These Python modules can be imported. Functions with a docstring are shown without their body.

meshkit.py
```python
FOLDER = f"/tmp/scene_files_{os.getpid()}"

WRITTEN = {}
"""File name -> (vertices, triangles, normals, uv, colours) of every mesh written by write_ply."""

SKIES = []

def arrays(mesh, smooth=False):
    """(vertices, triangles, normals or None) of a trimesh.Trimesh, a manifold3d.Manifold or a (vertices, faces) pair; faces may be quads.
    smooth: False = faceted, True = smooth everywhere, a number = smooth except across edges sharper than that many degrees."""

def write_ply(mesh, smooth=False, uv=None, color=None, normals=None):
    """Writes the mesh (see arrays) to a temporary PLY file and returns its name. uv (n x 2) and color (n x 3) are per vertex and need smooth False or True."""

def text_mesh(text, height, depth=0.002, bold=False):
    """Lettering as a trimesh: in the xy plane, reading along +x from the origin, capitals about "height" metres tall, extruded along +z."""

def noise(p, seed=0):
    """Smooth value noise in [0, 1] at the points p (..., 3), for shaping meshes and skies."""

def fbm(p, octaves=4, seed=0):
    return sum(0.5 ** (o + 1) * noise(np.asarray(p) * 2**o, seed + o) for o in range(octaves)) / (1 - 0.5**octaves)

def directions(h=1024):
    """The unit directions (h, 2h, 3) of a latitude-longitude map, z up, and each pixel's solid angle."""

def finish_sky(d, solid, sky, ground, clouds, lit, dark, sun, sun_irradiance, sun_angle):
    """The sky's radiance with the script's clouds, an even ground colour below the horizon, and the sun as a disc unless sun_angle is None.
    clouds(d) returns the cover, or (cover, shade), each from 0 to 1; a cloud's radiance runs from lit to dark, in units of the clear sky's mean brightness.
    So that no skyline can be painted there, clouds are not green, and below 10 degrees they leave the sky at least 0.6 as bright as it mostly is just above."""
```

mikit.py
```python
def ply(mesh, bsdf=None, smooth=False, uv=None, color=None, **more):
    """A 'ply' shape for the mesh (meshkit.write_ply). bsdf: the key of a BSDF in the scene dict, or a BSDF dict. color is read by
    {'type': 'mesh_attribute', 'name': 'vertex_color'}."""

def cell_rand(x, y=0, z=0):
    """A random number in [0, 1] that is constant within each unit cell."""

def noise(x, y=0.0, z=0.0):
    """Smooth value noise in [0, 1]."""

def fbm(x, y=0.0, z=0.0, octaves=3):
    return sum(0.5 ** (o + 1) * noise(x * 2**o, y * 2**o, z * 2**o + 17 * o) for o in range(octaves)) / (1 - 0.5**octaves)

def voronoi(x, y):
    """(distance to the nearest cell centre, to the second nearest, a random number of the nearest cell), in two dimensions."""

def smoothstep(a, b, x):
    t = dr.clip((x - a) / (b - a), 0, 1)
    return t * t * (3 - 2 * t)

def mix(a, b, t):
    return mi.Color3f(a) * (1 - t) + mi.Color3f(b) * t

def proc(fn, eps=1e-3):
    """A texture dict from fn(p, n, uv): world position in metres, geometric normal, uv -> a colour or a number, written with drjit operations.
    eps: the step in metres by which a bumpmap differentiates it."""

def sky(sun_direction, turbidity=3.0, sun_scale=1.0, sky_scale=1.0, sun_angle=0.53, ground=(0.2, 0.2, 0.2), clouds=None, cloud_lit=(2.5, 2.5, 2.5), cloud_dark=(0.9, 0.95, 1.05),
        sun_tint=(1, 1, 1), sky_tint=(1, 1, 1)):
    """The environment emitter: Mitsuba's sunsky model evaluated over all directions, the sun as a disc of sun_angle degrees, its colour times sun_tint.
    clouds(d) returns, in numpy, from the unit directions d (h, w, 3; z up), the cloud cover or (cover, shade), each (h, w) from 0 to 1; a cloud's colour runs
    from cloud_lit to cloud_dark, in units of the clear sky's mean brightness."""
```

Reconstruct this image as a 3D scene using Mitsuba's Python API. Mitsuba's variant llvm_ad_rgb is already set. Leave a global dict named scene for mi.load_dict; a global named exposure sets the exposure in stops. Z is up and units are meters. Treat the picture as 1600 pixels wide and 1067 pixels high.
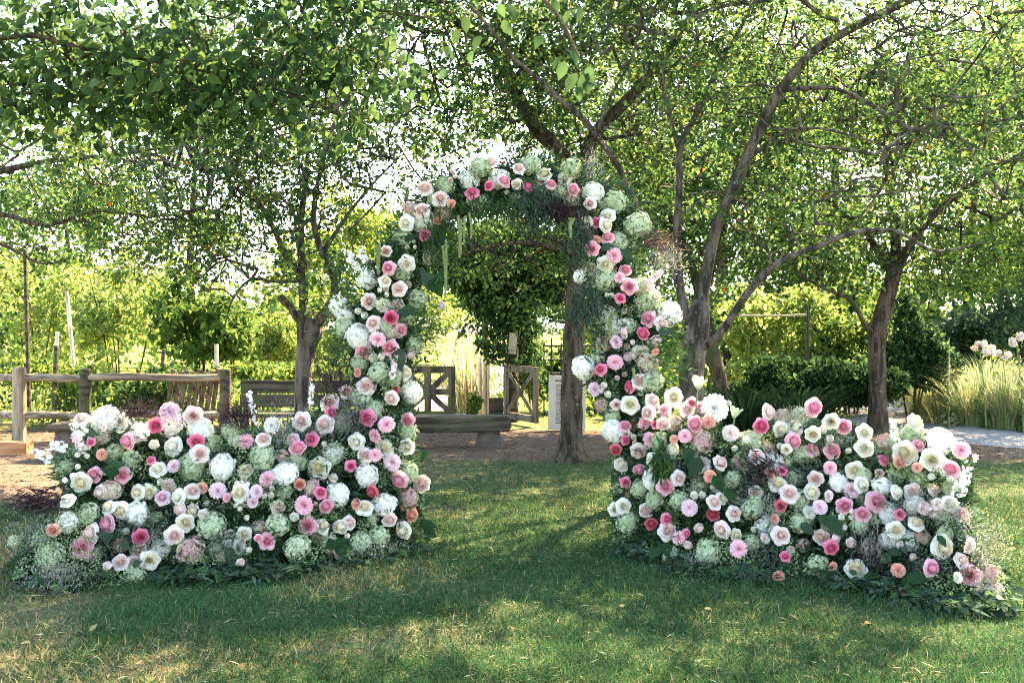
import math, random
import numpy as np, trimesh, shapely
import shapely.geometry as sg
import mitsuba as mi, drjit as dr
import mikit, meshkit
from mikit import proc, noise, fbm, voronoi, smoothstep, mix
T = mi.ScalarTransform4f
scene, labels = {}, {}
rng = np.random.default_rng(7)
random.seed(7)

# ------------------------------------------------------------------ camera, sky, exposure
CAM_H, F, HOR = 1.45, 1500.0, 512.0          # eye height (m), focal length and horizon row in photo pixels
scene['camera'] = {'type': 'perspective', 'fov': math.degrees(2 * math.atan(800 / F)), 'fov_axis': 'x',
                   'to_world': T().look_at(origin=[0, 0, CAM_H], target=[0, 10, CAM_H], up=[0, 0, 1]),
                   'principal_point_offset_y': -(HOR - 533.5) / 1067, 'near_clip': 0.05, 'far_clip': 500.0}
SUN = (0.45, 0.55, 0.70)
scene['sky_light'] = mikit.sky(SUN, turbidity=3.5, sun_scale=2.3, sky_scale=2.15, sun_angle=0.6, sun_tint=(1.0, 0.93, 0.78), sky_tint=(1.24, 1.02, 0.80))
exposure = 4.18

# ------------------------------------------------------------------ helpers
def P(px, py, Y):
    """The point at distance Y that the photograph shows at pixel px, py."""
    return np.array([(px - 800) * Y / F, Y, CAM_H - (py - HOR) * Y / F])
def G(px, py):
    return P(px, py, F * CAM_H / (py - HOR))
def rnd(a, b, n=None): return rng.uniform(a, b, n)
def unit(v):
    v = np.asarray(v, float); return v / (np.linalg.norm(v, axis=-1, keepdims=True) + 1e-12)
taken = {}
def key_for(name):
    n = taken.get(name, 0); taken[name] = n + 1
    return name if n == 0 else f'{name}_{n:03d}'
def obj(name, shape, parent=None, label=None, cat=None, group=None, kind=None):
    k = key_for(name if parent is None else f'{parent}__{name}')
    scene[k] = shape
    note(k, label, cat, group, kind)
    return k
def note(k, label=None, cat=None, group=None, kind=None):
    d = {a: b for a, b in (('label', label), ('category', cat), ('group', group), ('kind', kind)) if b}
    if d: labels.setdefault(k, {}).update(d)
def thing(name, label, cat, group=None):
    k = key_for(name); note(k, label, cat, group); return k
def cat_meshes(ms):
    vs, fs, at = [], [], 0
    for m in ms:
        v, f = (m.vertices, m.faces) if hasattr(m, 'vertices') else m
        vs.append(np.asarray(v, float)); fs.append(np.asarray(f) + at); at += len(v)
    return np.vstack(vs), np.vstack(fs)
def lin(h):
    """Linear colour of an sRGB hex."""
    c = np.array([int(h[i:i + 2], 16) / 255 for i in (0, 2, 4)])
    return np.where(c < 0.04045, c / 12.92, ((c + 0.055) / 1.055) ** 2.4)
def tube(pts, rad, sides=8, cap=True, rough=0.0, seed=0, sub=1):
    """A polyline as a tapered tube; rough: relief of bark as a share of the radius."""
    p, r = np.asarray(pts, float), np.broadcast_to(np.asarray(rad, float), (len(pts),))
    if sub > 1:
        s = np.linspace(0, len(p) - 1, (len(p) - 1) * sub + 1)
        i = np.clip(np.floor(s).astype(int), 0, len(p) - 2); t = (s - i)[:, None]
        g = lambda k: p[np.clip(k, 0, len(p) - 1)]
        p0, p1, p2, p3 = g(i - 1), g(i), g(i + 1), g(i + 2)
        q = 0.5 * (2 * p1 + (p2 - p0) * t + (2 * p0 - 5 * p1 + 4 * p2 - p3) * t ** 2 + (3 * p1 - p0 - 3 * p2 + p3) * t ** 3)
        r = r[i] * (1 - t[:, 0]) + r[i + 1] * t[:, 0]; p = q
    t = unit(np.gradient(p, axis=0))
    a = np.zeros_like(t); up = np.array([1., 0, 0]) if abs(t[0, 0]) < .8 else np.array([0, 0, 1.])
    for k in range(len(t)):
        up = up - t[k] * (up @ t[k]); up /= np.linalg.norm(up); a[k] = up
    b = np.cross(t, a); ang = np.arange(sides) * 2 * np.pi / sides
    R = np.broadcast_to(r[:, None], (len(p), sides)).copy()
    n = np.cos(ang)[None, :, None] * a[:, None] + np.sin(ang)[None, :, None] * b[:, None]
    if rough:
        q = p[:, None] + n * r[:, None, None]
        ln = np.concatenate([[0], np.cumsum(np.linalg.norm(np.diff(p, axis=0), axis=1))])
        s = np.stack([n[..., 0] * 2.6 + seed, n[..., 1] * 2.6 + n[..., 2] * 2.6, np.broadcast_to(ln[:, None] * 2.2, R.shape)], -1)
        big = np.stack([q[..., 0] * 4, q[..., 1] * 4, q[..., 2] * 3], -1)
        R = R * (1 + rough * (meshkit.fbm(s, 3, seed) - .5) * 2 + rough * 1.2 * (meshkit.fbm(big, 2, seed + 5) - .5))
    v = p[:, None] + n * R[..., None]
    i, j = np.meshgrid(np.arange(len(p) - 1), np.arange(sides), indexing='ij')
    q = np.stack([i * sides + j, i * sides + (j + 1) % sides, (i + 1) * sides + (j + 1) % sides, (i + 1) * sides + j], -1).reshape(-1, 4)
    f = np.vstack([q[:, [0, 1, 2]], q[:, [0, 2, 3]]]); v = v.reshape(-1, 3)
    if cap:
        v = np.vstack([v, p[:1], p[-1:]]); c = len(v) - 2; k = np.arange(sides); e = (len(p) - 1) * sides
        f = np.vstack([f, np.stack([k * 0 + c, (k + 1) % sides, k], 1), np.stack([k * 0 + c + 1, e + k, e + (k + 1) % sides], 1)])
    return v, f
def edges_mesh(A, B, ra, rb, sides=5):
    """Many tapered twigs, one segment each."""
    t = unit(B - A); a = unit(np.cross(t, np.where(np.abs(t[:, 2:]) < .9, [[0, 0, 1.]], [[1., 0, 0]]))); b = np.cross(t, a)
    ang = np.arange(sides) * 2 * np.pi / sides
    n = np.cos(ang)[None, :, None] * a[:, None] + np.sin(ang)[None, :, None] * b[:, None]
    v = np.concatenate([A[:, None] + n * ra[:, None, None], B[:, None] + n * rb[:, None, None]], 1)
    k = np.arange(sides); q = np.stack([k, (k + 1) % sides, (k + 1) % sides + sides, k + sides], 1)
    f0 = np.vstack([q[:, [0, 1, 2]], q[:, [0, 2, 3]]])
    f = (np.arange(len(A)) * 2 * sides)[:, None, None] + f0[None]
    return v.reshape(-1, 3), f.reshape(-1, 3)
def box(x0, x1, y0, y1, z0, z1, bev=0.006, rag=0.0, seed=0):
    """A chamfered board or block."""
    e = [x1 - x0, y1 - y0, z1 - z0]; b = min(bev, min(e) * .3)
    pts = []
    for sx in (-1, 1):
        for sy in (-1, 1):
            for sz in (-1, 1):
                h = np.array([sx * e[0] / 2, sy * e[1] / 2, sz * e[2] / 2])
                for ax in range(3):
                    d = np.array([sx * b, sy * b, sz * b]); d[ax] = 0
                    pts.append(h - d)
    m = trimesh.convex.convex_hull(np.array(pts))
    m.apply_translation([(x0 + x1) / 2, (y0 + y1) / 2, (z0 + z1) / 2])
    if rag:
        for _ in range(2): m = m.subdivide()
        m.vertices += rag * (np.stack([meshkit.fbm(m.vertices * 9 + k * 13.1 + seed, 2, k) for k in range(3)], -1) - .5)
    return m
def beam(a, b, w, d, bev=0.004, up=(0, -1, 0)):
    """A board from a to b: w across, d thick towards up."""
    a, b = np.asarray(a, float), np.asarray(b, float); L = np.linalg.norm(b - a)
    m = box(-w / 2, w / 2, -d / 2, d / 2, 0, L, bev)
    z = (b - a) / L; y = np.asarray(up, float); y = unit(y - z * (y @ z)); x = np.cross(y, z)
    M = np.eye(4); M[:3, 0], M[:3, 1], M[:3, 2], M[:3, 3] = x, y, z, a
    m.apply_transform(M); return m

# leaf templates: x along the leaf, y across, z up (unit length)
L2 = (np.array([[0, 0, 0], [.45, .30, .07], [1, 0, -.06], [.45, -.30, .07]]), np.array([[0, 2, 1], [0, 3, 2]]))
L6 = (np.array([[0, 0, 0], [.22, .27, .06], [.58, .27, .05], [1, 0, -.14], [.58, -.27, .05], [.22, -.27, .06], [.3, 0, 0], [.66, 0, -.03]]),
      np.array([[0, 6, 1], [1, 6, 2], [2, 6, 7], [2, 7, 3], [0, 5, 6], [5, 4, 6], [4, 7, 6], [4, 3, 7]]))
LN = (np.array([[0, 0, 0], [.4, .10, .03], [1, 0, -.1], [.4, -.10, .03]]), np.array([[0, 2, 1], [0, 3, 2]]))
BL = (np.array([[0, .5, 0], [0, -.5, 0], [.5, .4, .12], [.5, -.4, .12], [1, 0, .55]]), np.array([[0, 1, 2], [1, 3, 2], [2, 3, 4]]))
B1 = (np.array([[0, .5, 0], [0, -.5, 0], [1, 0, .3]]), np.array([[0, 1, 2]]))
def scatter(tpl, pos, axis, nor, size, col, wid=None):
    """One mesh of many leaves, with a colour per vertex."""
    v, f = tpl; n = len(pos)
    x = unit(axis); z = unit(nor - x * (nor * x).sum(-1, keepdims=True)); y = np.cross(z, x)
    s = np.broadcast_to(np.asarray(size, float), (n,))[:, None, None]; w = s if wid is None else np.broadcast_to(np.asarray(wid, float), (n,))[:, None, None]
    q = pos[:, None] + v[None, :, :1] * x[:, None] * s + v[None, :, 1:2] * y[:, None] * w + v[None, :, 2:] * z[:, None] * s
    c = np.repeat(np.broadcast_to(col, (n, 3)), len(v), 0)
    return q.reshape(-1, 3), (np.arange(n)[:, None, None] * len(v) + f[None]).reshape(-1, 3), c
def join(parts):
    at = np.cumsum([0] + [len(p[0]) for p in parts])
    return np.vstack([p[0] for p in parts]), np.vstack([p[1] + a for p, a in zip(parts, at)]), np.vstack([p[2] for p in parts])
def vc(part, bsdf, smooth=False):
    return mikit.ply((part[0], part[1]), bsdf, smooth=smooth, color=part[2])
def shades(cols, n, var=.25, weights=None):
    c = np.asarray(cols, float); i = rng.choice(len(c), n, p=weights)
    return c[i] * (1 + var * rng.normal(size=(n, 1))).clip(.45, 1.7)
def randdir(n): return unit(rng.normal(size=(n, 3)))

# ------------------------------------------------------------------ materials
def rgb(c): return {'type': 'rgb', 'value': [float(x) for x in c]}
VC = {'type': 'mesh_attribute', 'name': 'vertex_color'}
scene['leaf_mat'] = {'type': 'principledthin', 'base_color': VC, 'roughness': .42, 'diff_trans': 1.1, 'eta': 1.4}
scene['grass_mat'] = {'type': 'principledthin', 'base_color': VC, 'roughness': .55, 'diff_trans': .7, 'eta': 1.35}
scene['petal_mat'] = {'type': 'principledthin', 'base_color': VC, 'roughness': .7, 'diff_trans': .95, 'eta': 1.3}
def two(d): return {'type': 'twosided', 'bsdf': d}
def bark(dark, light, moss, amt):
    def col(p, n, uv):
        s = fbm(p.x * 26, p.y * 26, p.z * 5, 4); m = fbm(p.x * 5 + 3, p.y * 5, p.z * 4, 3)
        li = fbm(p.x * 31 + 9, p.y * 31, p.z * 24, 4)
        c = mix(dark, light, smoothstep(.34, .68, s))
        c = mix(c, (.26, .26, .21), smoothstep(.66, .80, li) * .45)
        return mix(c, moss, smoothstep(.66 - amt, .78 - amt, m) * .8)
    def h(p, n, uv): return fbm(p.x * 30, p.y * 30, p.z * 6, 4)
    return {'type': 'bumpmap', 'b': proc(h, 2e-3), 'scale': .03, 'bsdf': two({'type': 'principled', 'base_color': proc(col), 'roughness': .9, 'specular': .2})}
scene['bark_grey'] = bark((.026, .021, .017), (.115, .092, .072), (.05, .06, .018), .02)
scene['bark_dark'] = bark((.022, .016, .011), (.085, .06, .042), (.04, .055, .015), .08)
def wood(dark, light, axis, moss=0.0, sc=1.0):
    def col(p, n, uv):
        q = [p.x * 22 * sc, p.y * 22 * sc, p.z * 22 * sc]; q[axis] = q[axis] / 12
        g = fbm(*q, 4); b = fbm(p.x * 3.1 + 5, p.y * 3.1, p.z * 3.1, 3)
        c = mix(dark, light, smoothstep(.3, .7, g)) * (.7 + .6 * b)
        return mix(c, (.05, .065, .02), smoothstep(.6 - moss, .75 - moss, fbm(p.x * 7, p.y * 7 + 4, p.z * 7, 3)) * (.8 if moss else 0.0))
    def h(p, n, uv):
        q = [p.x * 40, p.y * 40, p.z * 40]; q[axis] = q[axis] / 14
        return fbm(*q, 3)
    return {'type': 'bumpmap', 'b': proc(h, 1.5e-3), 'scale': .008, 'bsdf': two({'type': 'principled', 'base_color': proc(col), 'roughness': .85, 'specular': .25})}
scene['wood_post'] = wood((.11, .08, .05), (.30, .235, .155), 2)
scene['wood_rail'] = wood((.09, .07, .045), (.27, .22, .155), 0)
scene['wood_dark'] = wood((.025, .02, .014), (.085, .068, .05), 0, .1)
scene['wood_gate'] = wood((.022, .02, .014), (.075, .065, .045), 2, .06)
scene['wood_weathered'] = wood((.045, .037, .026), (.135, .115, .085), 2)
scene['wood_orange'] = wood((.24, .10, .045), (.46, .23, .11), 0)
scene['wood_pale'] = wood((.38, .31, .22), (.60, .52, .40), 2)
scene['wood_frame'] = wood((.22, .12, .05), (.42, .26, .12), 2)
scene['metal_dark'] = two({'type': 'principled', 'base_color': rgb((.02, .02, .02)), 'roughness': .5, 'metallic': .3})
scene['stone'] = {'type': 'bumpmap', 'b': proc(lambda p, n, uv: fbm(p.x * 18, p.y * 18, p.z * 18, 4), 2e-3), 'scale': .02,
                  'bsdf': two({'type': 'principled', 'base_color': proc(lambda p, n, uv: mix((.045, .035, .027), (.115, .09, .07), fbm(p.x * 9, p.y * 9, p.z * 9, 4))), 'roughness': .95})}
scene['board_paint'] = two({'type': 'principled', 'base_color': proc(lambda p, n, uv: mix((.34, .275, .20), (.40, .33, .25), fbm(p.x * 6, p.y * 6, p.z * 6, 3))), 'roughness': .6})
scene['ink'] = two({'type': 'diffuse', 'reflectance': rgb((.09, .068, .05))})
scene['ink_dark'] = two({'type': 'diffuse', 'reflectance': rgb((.06, .06, .06))})
scene['stem_mat'] = two({'type': 'principled', 'base_color': rgb((.10, .17, .045)), 'roughness': .6})
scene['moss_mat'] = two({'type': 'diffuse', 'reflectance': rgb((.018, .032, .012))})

def ground_col(p, n, uv):
    a = fbm(p.x * .8 + 13, p.y * .8 + 5, 0.0, 3); b = fbm(p.x * 9, p.y * 9, 0.0, 4); c = fbm(p.x * 60, p.y * 60, 0.0, 3)
    lawn = mix((.03, .05, .018), (.075, .08, .035), b)
    bare = mix((.045, .032, .023), (.135, .097, .07), c) * (.6 + .7 * b)
    edge = p.y - 10.5 - 1.2 * (fbm(p.x * .8, p.y * .8 + 20, 0.0, 3) - .5) + smoothstep(-1.6, -3.4, p.x) * 2.6
    k = dr.maximum(smoothstep(-.3, .5, edge), smoothstep(.50, .66, a) * .5 * smoothstep(.3, -1.0, p.x))
    far = mix((.08, .12, .03), (.20, .20, .07), b)
    return mix(mix(lawn, bare, k), far, smoothstep(13.5, 15.0, p.y + 1.5 * (a - .5)))
scene['ground_mat'] = {'type': 'bumpmap', 'b': proc(lambda p, n, uv: fbm(p.x * 25, p.y * 25, 0.0, 4), 4e-3), 'scale': .03, 'bsdf': two({'type': 'principled', 'base_color': proc(ground_col), 'roughness': .95, 'specular': .1})}
scene['asphalt_mat'] = {'type': 'bumpmap', 'b': proc(lambda p, n, uv: fbm(p.x * 90, p.y * 90, 0.0, 3), 2e-3), 'scale': .006,
                        'bsdf': two({'type': 'principled', 'base_color': proc(lambda p, n, uv: mix((.10, .095, .10), (.21, .20, .20), fbm(p.x * 70, p.y * 70, 0.0, 3)) * (.75 + .5 * fbm(p.x * 1.7, p.y * 1.7, 0.0, 3))), 'roughness': .9})}
scene['gravel_mat'] = two({'type': 'principled', 'base_color': proc(lambda p, n, uv: mix((.30, .24, .18), (.52, .45, .36), fbm(p.x * 40, p.y * 40, 0.0, 4))), 'roughness': .95})
scene['chip_mat'] = two({'type': 'principled', 'base_color': VC, 'roughness': .9})

# ------------------------------------------------------------------ ground, paths
def np_fbm(x, y, octaves=3):
    """The same pattern as mikit.fbm(x, y, 0), for placing blades where the ground's material shows lawn."""
    p = np.stack([x, y, 0 * x], -1)
    return sum(.5 ** (o + 1) * meshkit.noise(p * 2 ** o + [0, 0, 17 * o] + 1e6) for o in range(octaves)) / (1 - .5 ** octaves)
def np_bare(x, y):
    st = lambda a, b, v: np.clip((v - a) / (b - a), 0, 1) ** 2 * (3 - 2 * np.clip((v - a) / (b - a), 0, 1))
    e = y - 10.5 - 1.2 * (np_fbm(x * .8, y * .8 + 20) - .5) + st(-1.6, -3.4, x) * 2.6
    return np.maximum(st(-.3, .5, e), st(.50, .66, np_fbm(x * .8 + 13, y * .8 + 5)) * .5 * st(.3, -1.0, x))
def gz(x, y):
    return .05 * (meshkit.fbm(np.stack([np.asarray(x) * .7, np.asarray(y) * .7, 0 * np.asarray(x, float)], -1), 3, 3) - .5)
gx = np.concatenate([[-150, -80, -40, -20], np.arange(-12, 12.01, .12), [20, 40, 80, 150]])
gy = np.concatenate([[-60, -20, -5, 0, 2], np.arange(3, 16.01, .12), [18, 22, 30, 50, 90, 160, 260]])
X, Yg = np.meshgrid(gx, gy); Z = gz(X, Yg) * ((np.abs(X) < 13) & (Yg < 16.5) & (Yg > 2.5))
ii, jj = np.meshgrid(np.arange(len(gy) - 1), np.arange(len(gx) - 1), indexing='ij'); W = len(gx)
q = np.stack([ii * W + jj, ii * W + jj + 1, (ii + 1) * W + jj + 1, (ii + 1) * W + jj], -1).reshape(-1, 4)
obj('ground', mikit.ply((np.stack([X, Yg, Z], -1).reshape(-1, 3), q), 'ground_mat', smooth=True), kind='structure', label='shaded lawn with worn bare soil and wood chips')
def strip(center, width, z, mat, name, label):
    c = np.asarray(center, float); s = np.linspace(0, 1, len(c)); k = np.linspace(0, 1, 60)
    c = np.stack([np.interp(k, s, c[:, 0]), np.interp(k, s, c[:, 1])], 1)
    for _ in range(6): c[1:-1] = (c[:-2] + c[1:-1] * 2 + c[2:]) / 4
    t = unit(np.gradient(c, axis=0)); n = np.stack([-t[:, 1], t[:, 0]], 1)
    cols = []
    for j, o in enumerate(np.linspace(-1, 1, 7)):
        wv = width / 2 * o * (1 + .10 * np.sin(k * 37 + (o > 0) * 2) * (abs(o) == 1) + .06 * np.sin(k * 91) * (abs(o) == 1))
        xy = c + n * wv[:, None]
        cols.append(np.column_stack([xy, gz(xy[:, 0], xy[:, 1]) * (xy[:, 1] < 16.5) * (np.abs(xy[:, 0]) < 13) + z * (1 - .9 * (abs(o) == 1))]))
    v = np.stack(cols, 1); i, j = np.meshgrid(np.arange(59), np.arange(6), indexing='ij')
    f = np.stack([i * 7 + j, i * 7 + j + 1, (i + 1) * 7 + j + 1, (i + 1) * 7 + j], -1).reshape(-1, 4)[:, ::-1]
    obj(name, mikit.ply((v.reshape(-1, 3), f), mat, smooth=True), kind='structure', label=label)
strip([(11, 9.6), (8.6, 10.5), (7.0, 11.4), (6.15, 12.6), (6.0, 14.2), (6.6, 17), (8, 22)], 1.7, .03, 'asphalt_mat', 'path', 'grey garden path curving away on the right')
strip([(-1.35, 13.4), (-1.3, 15), (-1.25, 18), (-1.0, 24), (-.2, 34), (2, 50)], 1.6, .02, 'gravel_mat', 'gravel_path', 'sunlit pale gravel path beyond the gate')

# ------------------------------------------------------------------ trees
def grow(skel, targets, step=.3):
    """Joins every target to the nearest wood, nearest first: (points, parent, how many twigs each point carries)."""
    pts = [np.asarray(skel, float)]; n0 = len(skel)
    d0 = np.min(np.linalg.norm(targets[:, None] - pts[0][None], axis=-1), 1)
    buf = np.zeros((n0 + len(targets) * 6, 3)); buf[:n0] = pts[0]; par = -np.ones(len(buf), int); n = n0
    ends = []
    for t in targets[np.argsort(d0)]:
        d = np.linalg.norm(buf[:n] - t, axis=1); k = int(np.argmin(d)); L = d[k]; m = min(5, max(1, int(L / step)))
        a = buf[k].copy(); bend = rng.normal(size=3) * .05 * L
        for s in range(1, m + 1):
            u = s / m; buf[n] = a + (t - a) * u + bend * math.sin(u * math.pi) + (rng.normal(size=3) * .025 if s < m else 0) + np.array([0, 0, .06 * L * math.sin(u * math.pi)])
            par[n] = k; k = n; n += 1
        ends.append(k)
    load = np.zeros(n); load[ends] = 1
    for i in range(n - 1, n0 - 1, -1): load[par[i]] += load[i]
    return buf[:n], par[:n], load, n0
def in_blobs(blobs, n, thr, freq, seed):
    """n points spread through ellipsoids (centre, radii), with gaps where a noise is low."""
    out, vol = [], np.array([b[1][0] * b[1][1] * b[1][2] for b in blobs])
    while sum(map(len, out)) < n:
        m = n * 3; i = rng.choice(len(blobs), m, p=vol / vol.sum())
        p = randdir(m) * rng.uniform(.15, 1, (m, 1)) ** .45
        q = np.array([b[0] for b in blobs])[i] + p * np.array([b[1] for b in blobs])[i]
        out.append(q[meshkit.fbm(q * freq, 3, seed) > thr])
    return np.vstack(out)[:n]
GREEN = [(.05, .10, .03), (.08, .135, .038), (.13, .185, .045), (.035, .075, .03)]
DARK = [(.04, .08, .03), (.055, .105, .035), (.075, .125, .038), (.045, .09, .045)]
LIME = [(.15, .23, .04), (.20, .27, .045), (.13, .20, .045), (.23, .26, .06)]
def leafage(ends, per, spread, size, cols, tpl=L2, droop=.25, flat=.9, var=.25, autumn=.003):
    sp = max(1, per // 7); per = sp * 7; n = len(ends) * per      # each twig end carries sprigs of seven leaves
    d = np.repeat(unit(rng.normal(size=(len(ends) * sp, 3)) * [1, 1, .6] + [0, 0, -droop * .6]), 7, 0); tn = np.repeat(unit(rng.normal(size=(len(ends) * sp, 3)) * .6 + [0, 0, flat]), 7, 0)
    u = np.tile(np.linspace(.1, 1, 7), len(ends) * sp)[:, None]; sd = unit(np.cross(d, tn)) * np.tile([1, -1, 1, -1, 1, -1, .1], len(ends) * sp)[:, None]
    pos = np.repeat(ends, per, 0) + np.repeat(rng.normal(size=(len(ends) * sp, 3)), 7, 0) * spread * .55 + d * u * spread * 1.5 + rng.normal(size=(n, 3)) * size * .2
    ax = unit(d * .7 + sd + rng.normal(size=(n, 3)) * .25 + [0, 0, -droop]); nor = unit(tn + rng.normal(size=(n, 3)) * .32)
    col = shades(cols, n, var) * (.55 + .95 * meshkit.fbm(np.repeat(ends, per, 0) * 1.3 + 40, 2))[:, None]; hot = rng.random(n) < autumn; col[hot] = [.30, .10, .02]
    return scatter(tpl, pos, ax, nor, rng.uniform(.7, 1.25, n) * size, col)
def wander(p, amt):
    p = np.asarray(p, float); q = p.copy(); q[1:-1] += rng.normal(size=(len(p) - 2, 3)) * amt; return q
def tree(name, label, trunk, limbs, blobs, ntw, per, size, cols, mat, thr=.45, spread=.16, seed=0, tpl=L2, twig=.0045, freq=.9, slim=(1, 1), bare=None, **kw):
    """trunk, limbs: lists of (x, y, z, radius)."""
    t = thing(name, label, 'tree', 'trees of the garden' if False else None)
    tr = np.asarray(trunk, float) * [1, 1, 1, slim[0]]; limbs = [np.asarray(li, float) * [1, 1, 1, slim[1]] for li in limbs]
    obj('trunk', mikit.ply(tube(tr[:, :3], tr[:, 3], 20, True, .24, seed, 10), mat, smooth=True), t)
    sk = [dense(tr[len(tr) // 2:, :3])]
    for li in limbs:
        li = np.asarray(li, float)
        obj('limb', mikit.ply(tube(li[:, :3], li[:, 3], 12, True, .24, seed + 3, 6), mat, smooth=True), t)
        sk.append(dense(li[1:, :3] if len(li) > 2 else li[:, :3]))
    tg = in_blobs(blobs, ntw, thr, freq, seed)
    if bare:        # leafless twigs
        bp, bpar, bload, b0 = grow(np.vstack(sk), in_blobs(bare[0], bare[1], .3, 1.0, seed + 1), .14); c = np.arange(b0, len(bp)); rb = .003 * np.minimum(np.maximum(bload[c], 1), 30) ** .45
        obj('bare_twigs', mikit.ply(edges_mesh(bp[bpar[c]], bp[c], rb * 1.05, rb * .95, 5), mat), t, kind='stuff')
    pts, par, load, n0 = grow(np.vstack(sk), tg)
    c = np.arange(n0, len(pts)); r = lambda L: twig * np.minimum(L, 40) ** .42
    m = edges_mesh(pts[par[c]], pts[c], r(np.maximum(load[c], 1)) * 1.08, r(np.maximum(load[c], 1)) * .92, 5)
    obj('twigs', mikit.ply(m, mat), t, kind='stuff')
    ends = np.vstack([pts[n0:][load[n0:] <= 1.5], pts[n0:][load[n0:] <= 3]])
    obj('crown', vc(leafage(ends, per, spread, size, cols, tpl, **kw), 'leaf_mat'), t, kind='stuff')
    return t
def dense(p, d=.18):
    out = []
    for a, b in zip(p[:-1], p[1:]):
        k = max(1, int(np.linalg.norm(b - a) / d)); out.append(a + (b - a) * np.linspace(0, 1, k, endpoint=False)[:, None])
    return np.vstack(out + [p[-1:]])
def L(*pp):
    """(px, py, depth, radius) rows as points."""
    return [(*P(a, b, c), r) for a, b, c, r in pp]
def blob(px, py, Y, rx, ry, rz): return (P(px, py, Y), (rx, ry, rz))

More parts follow.
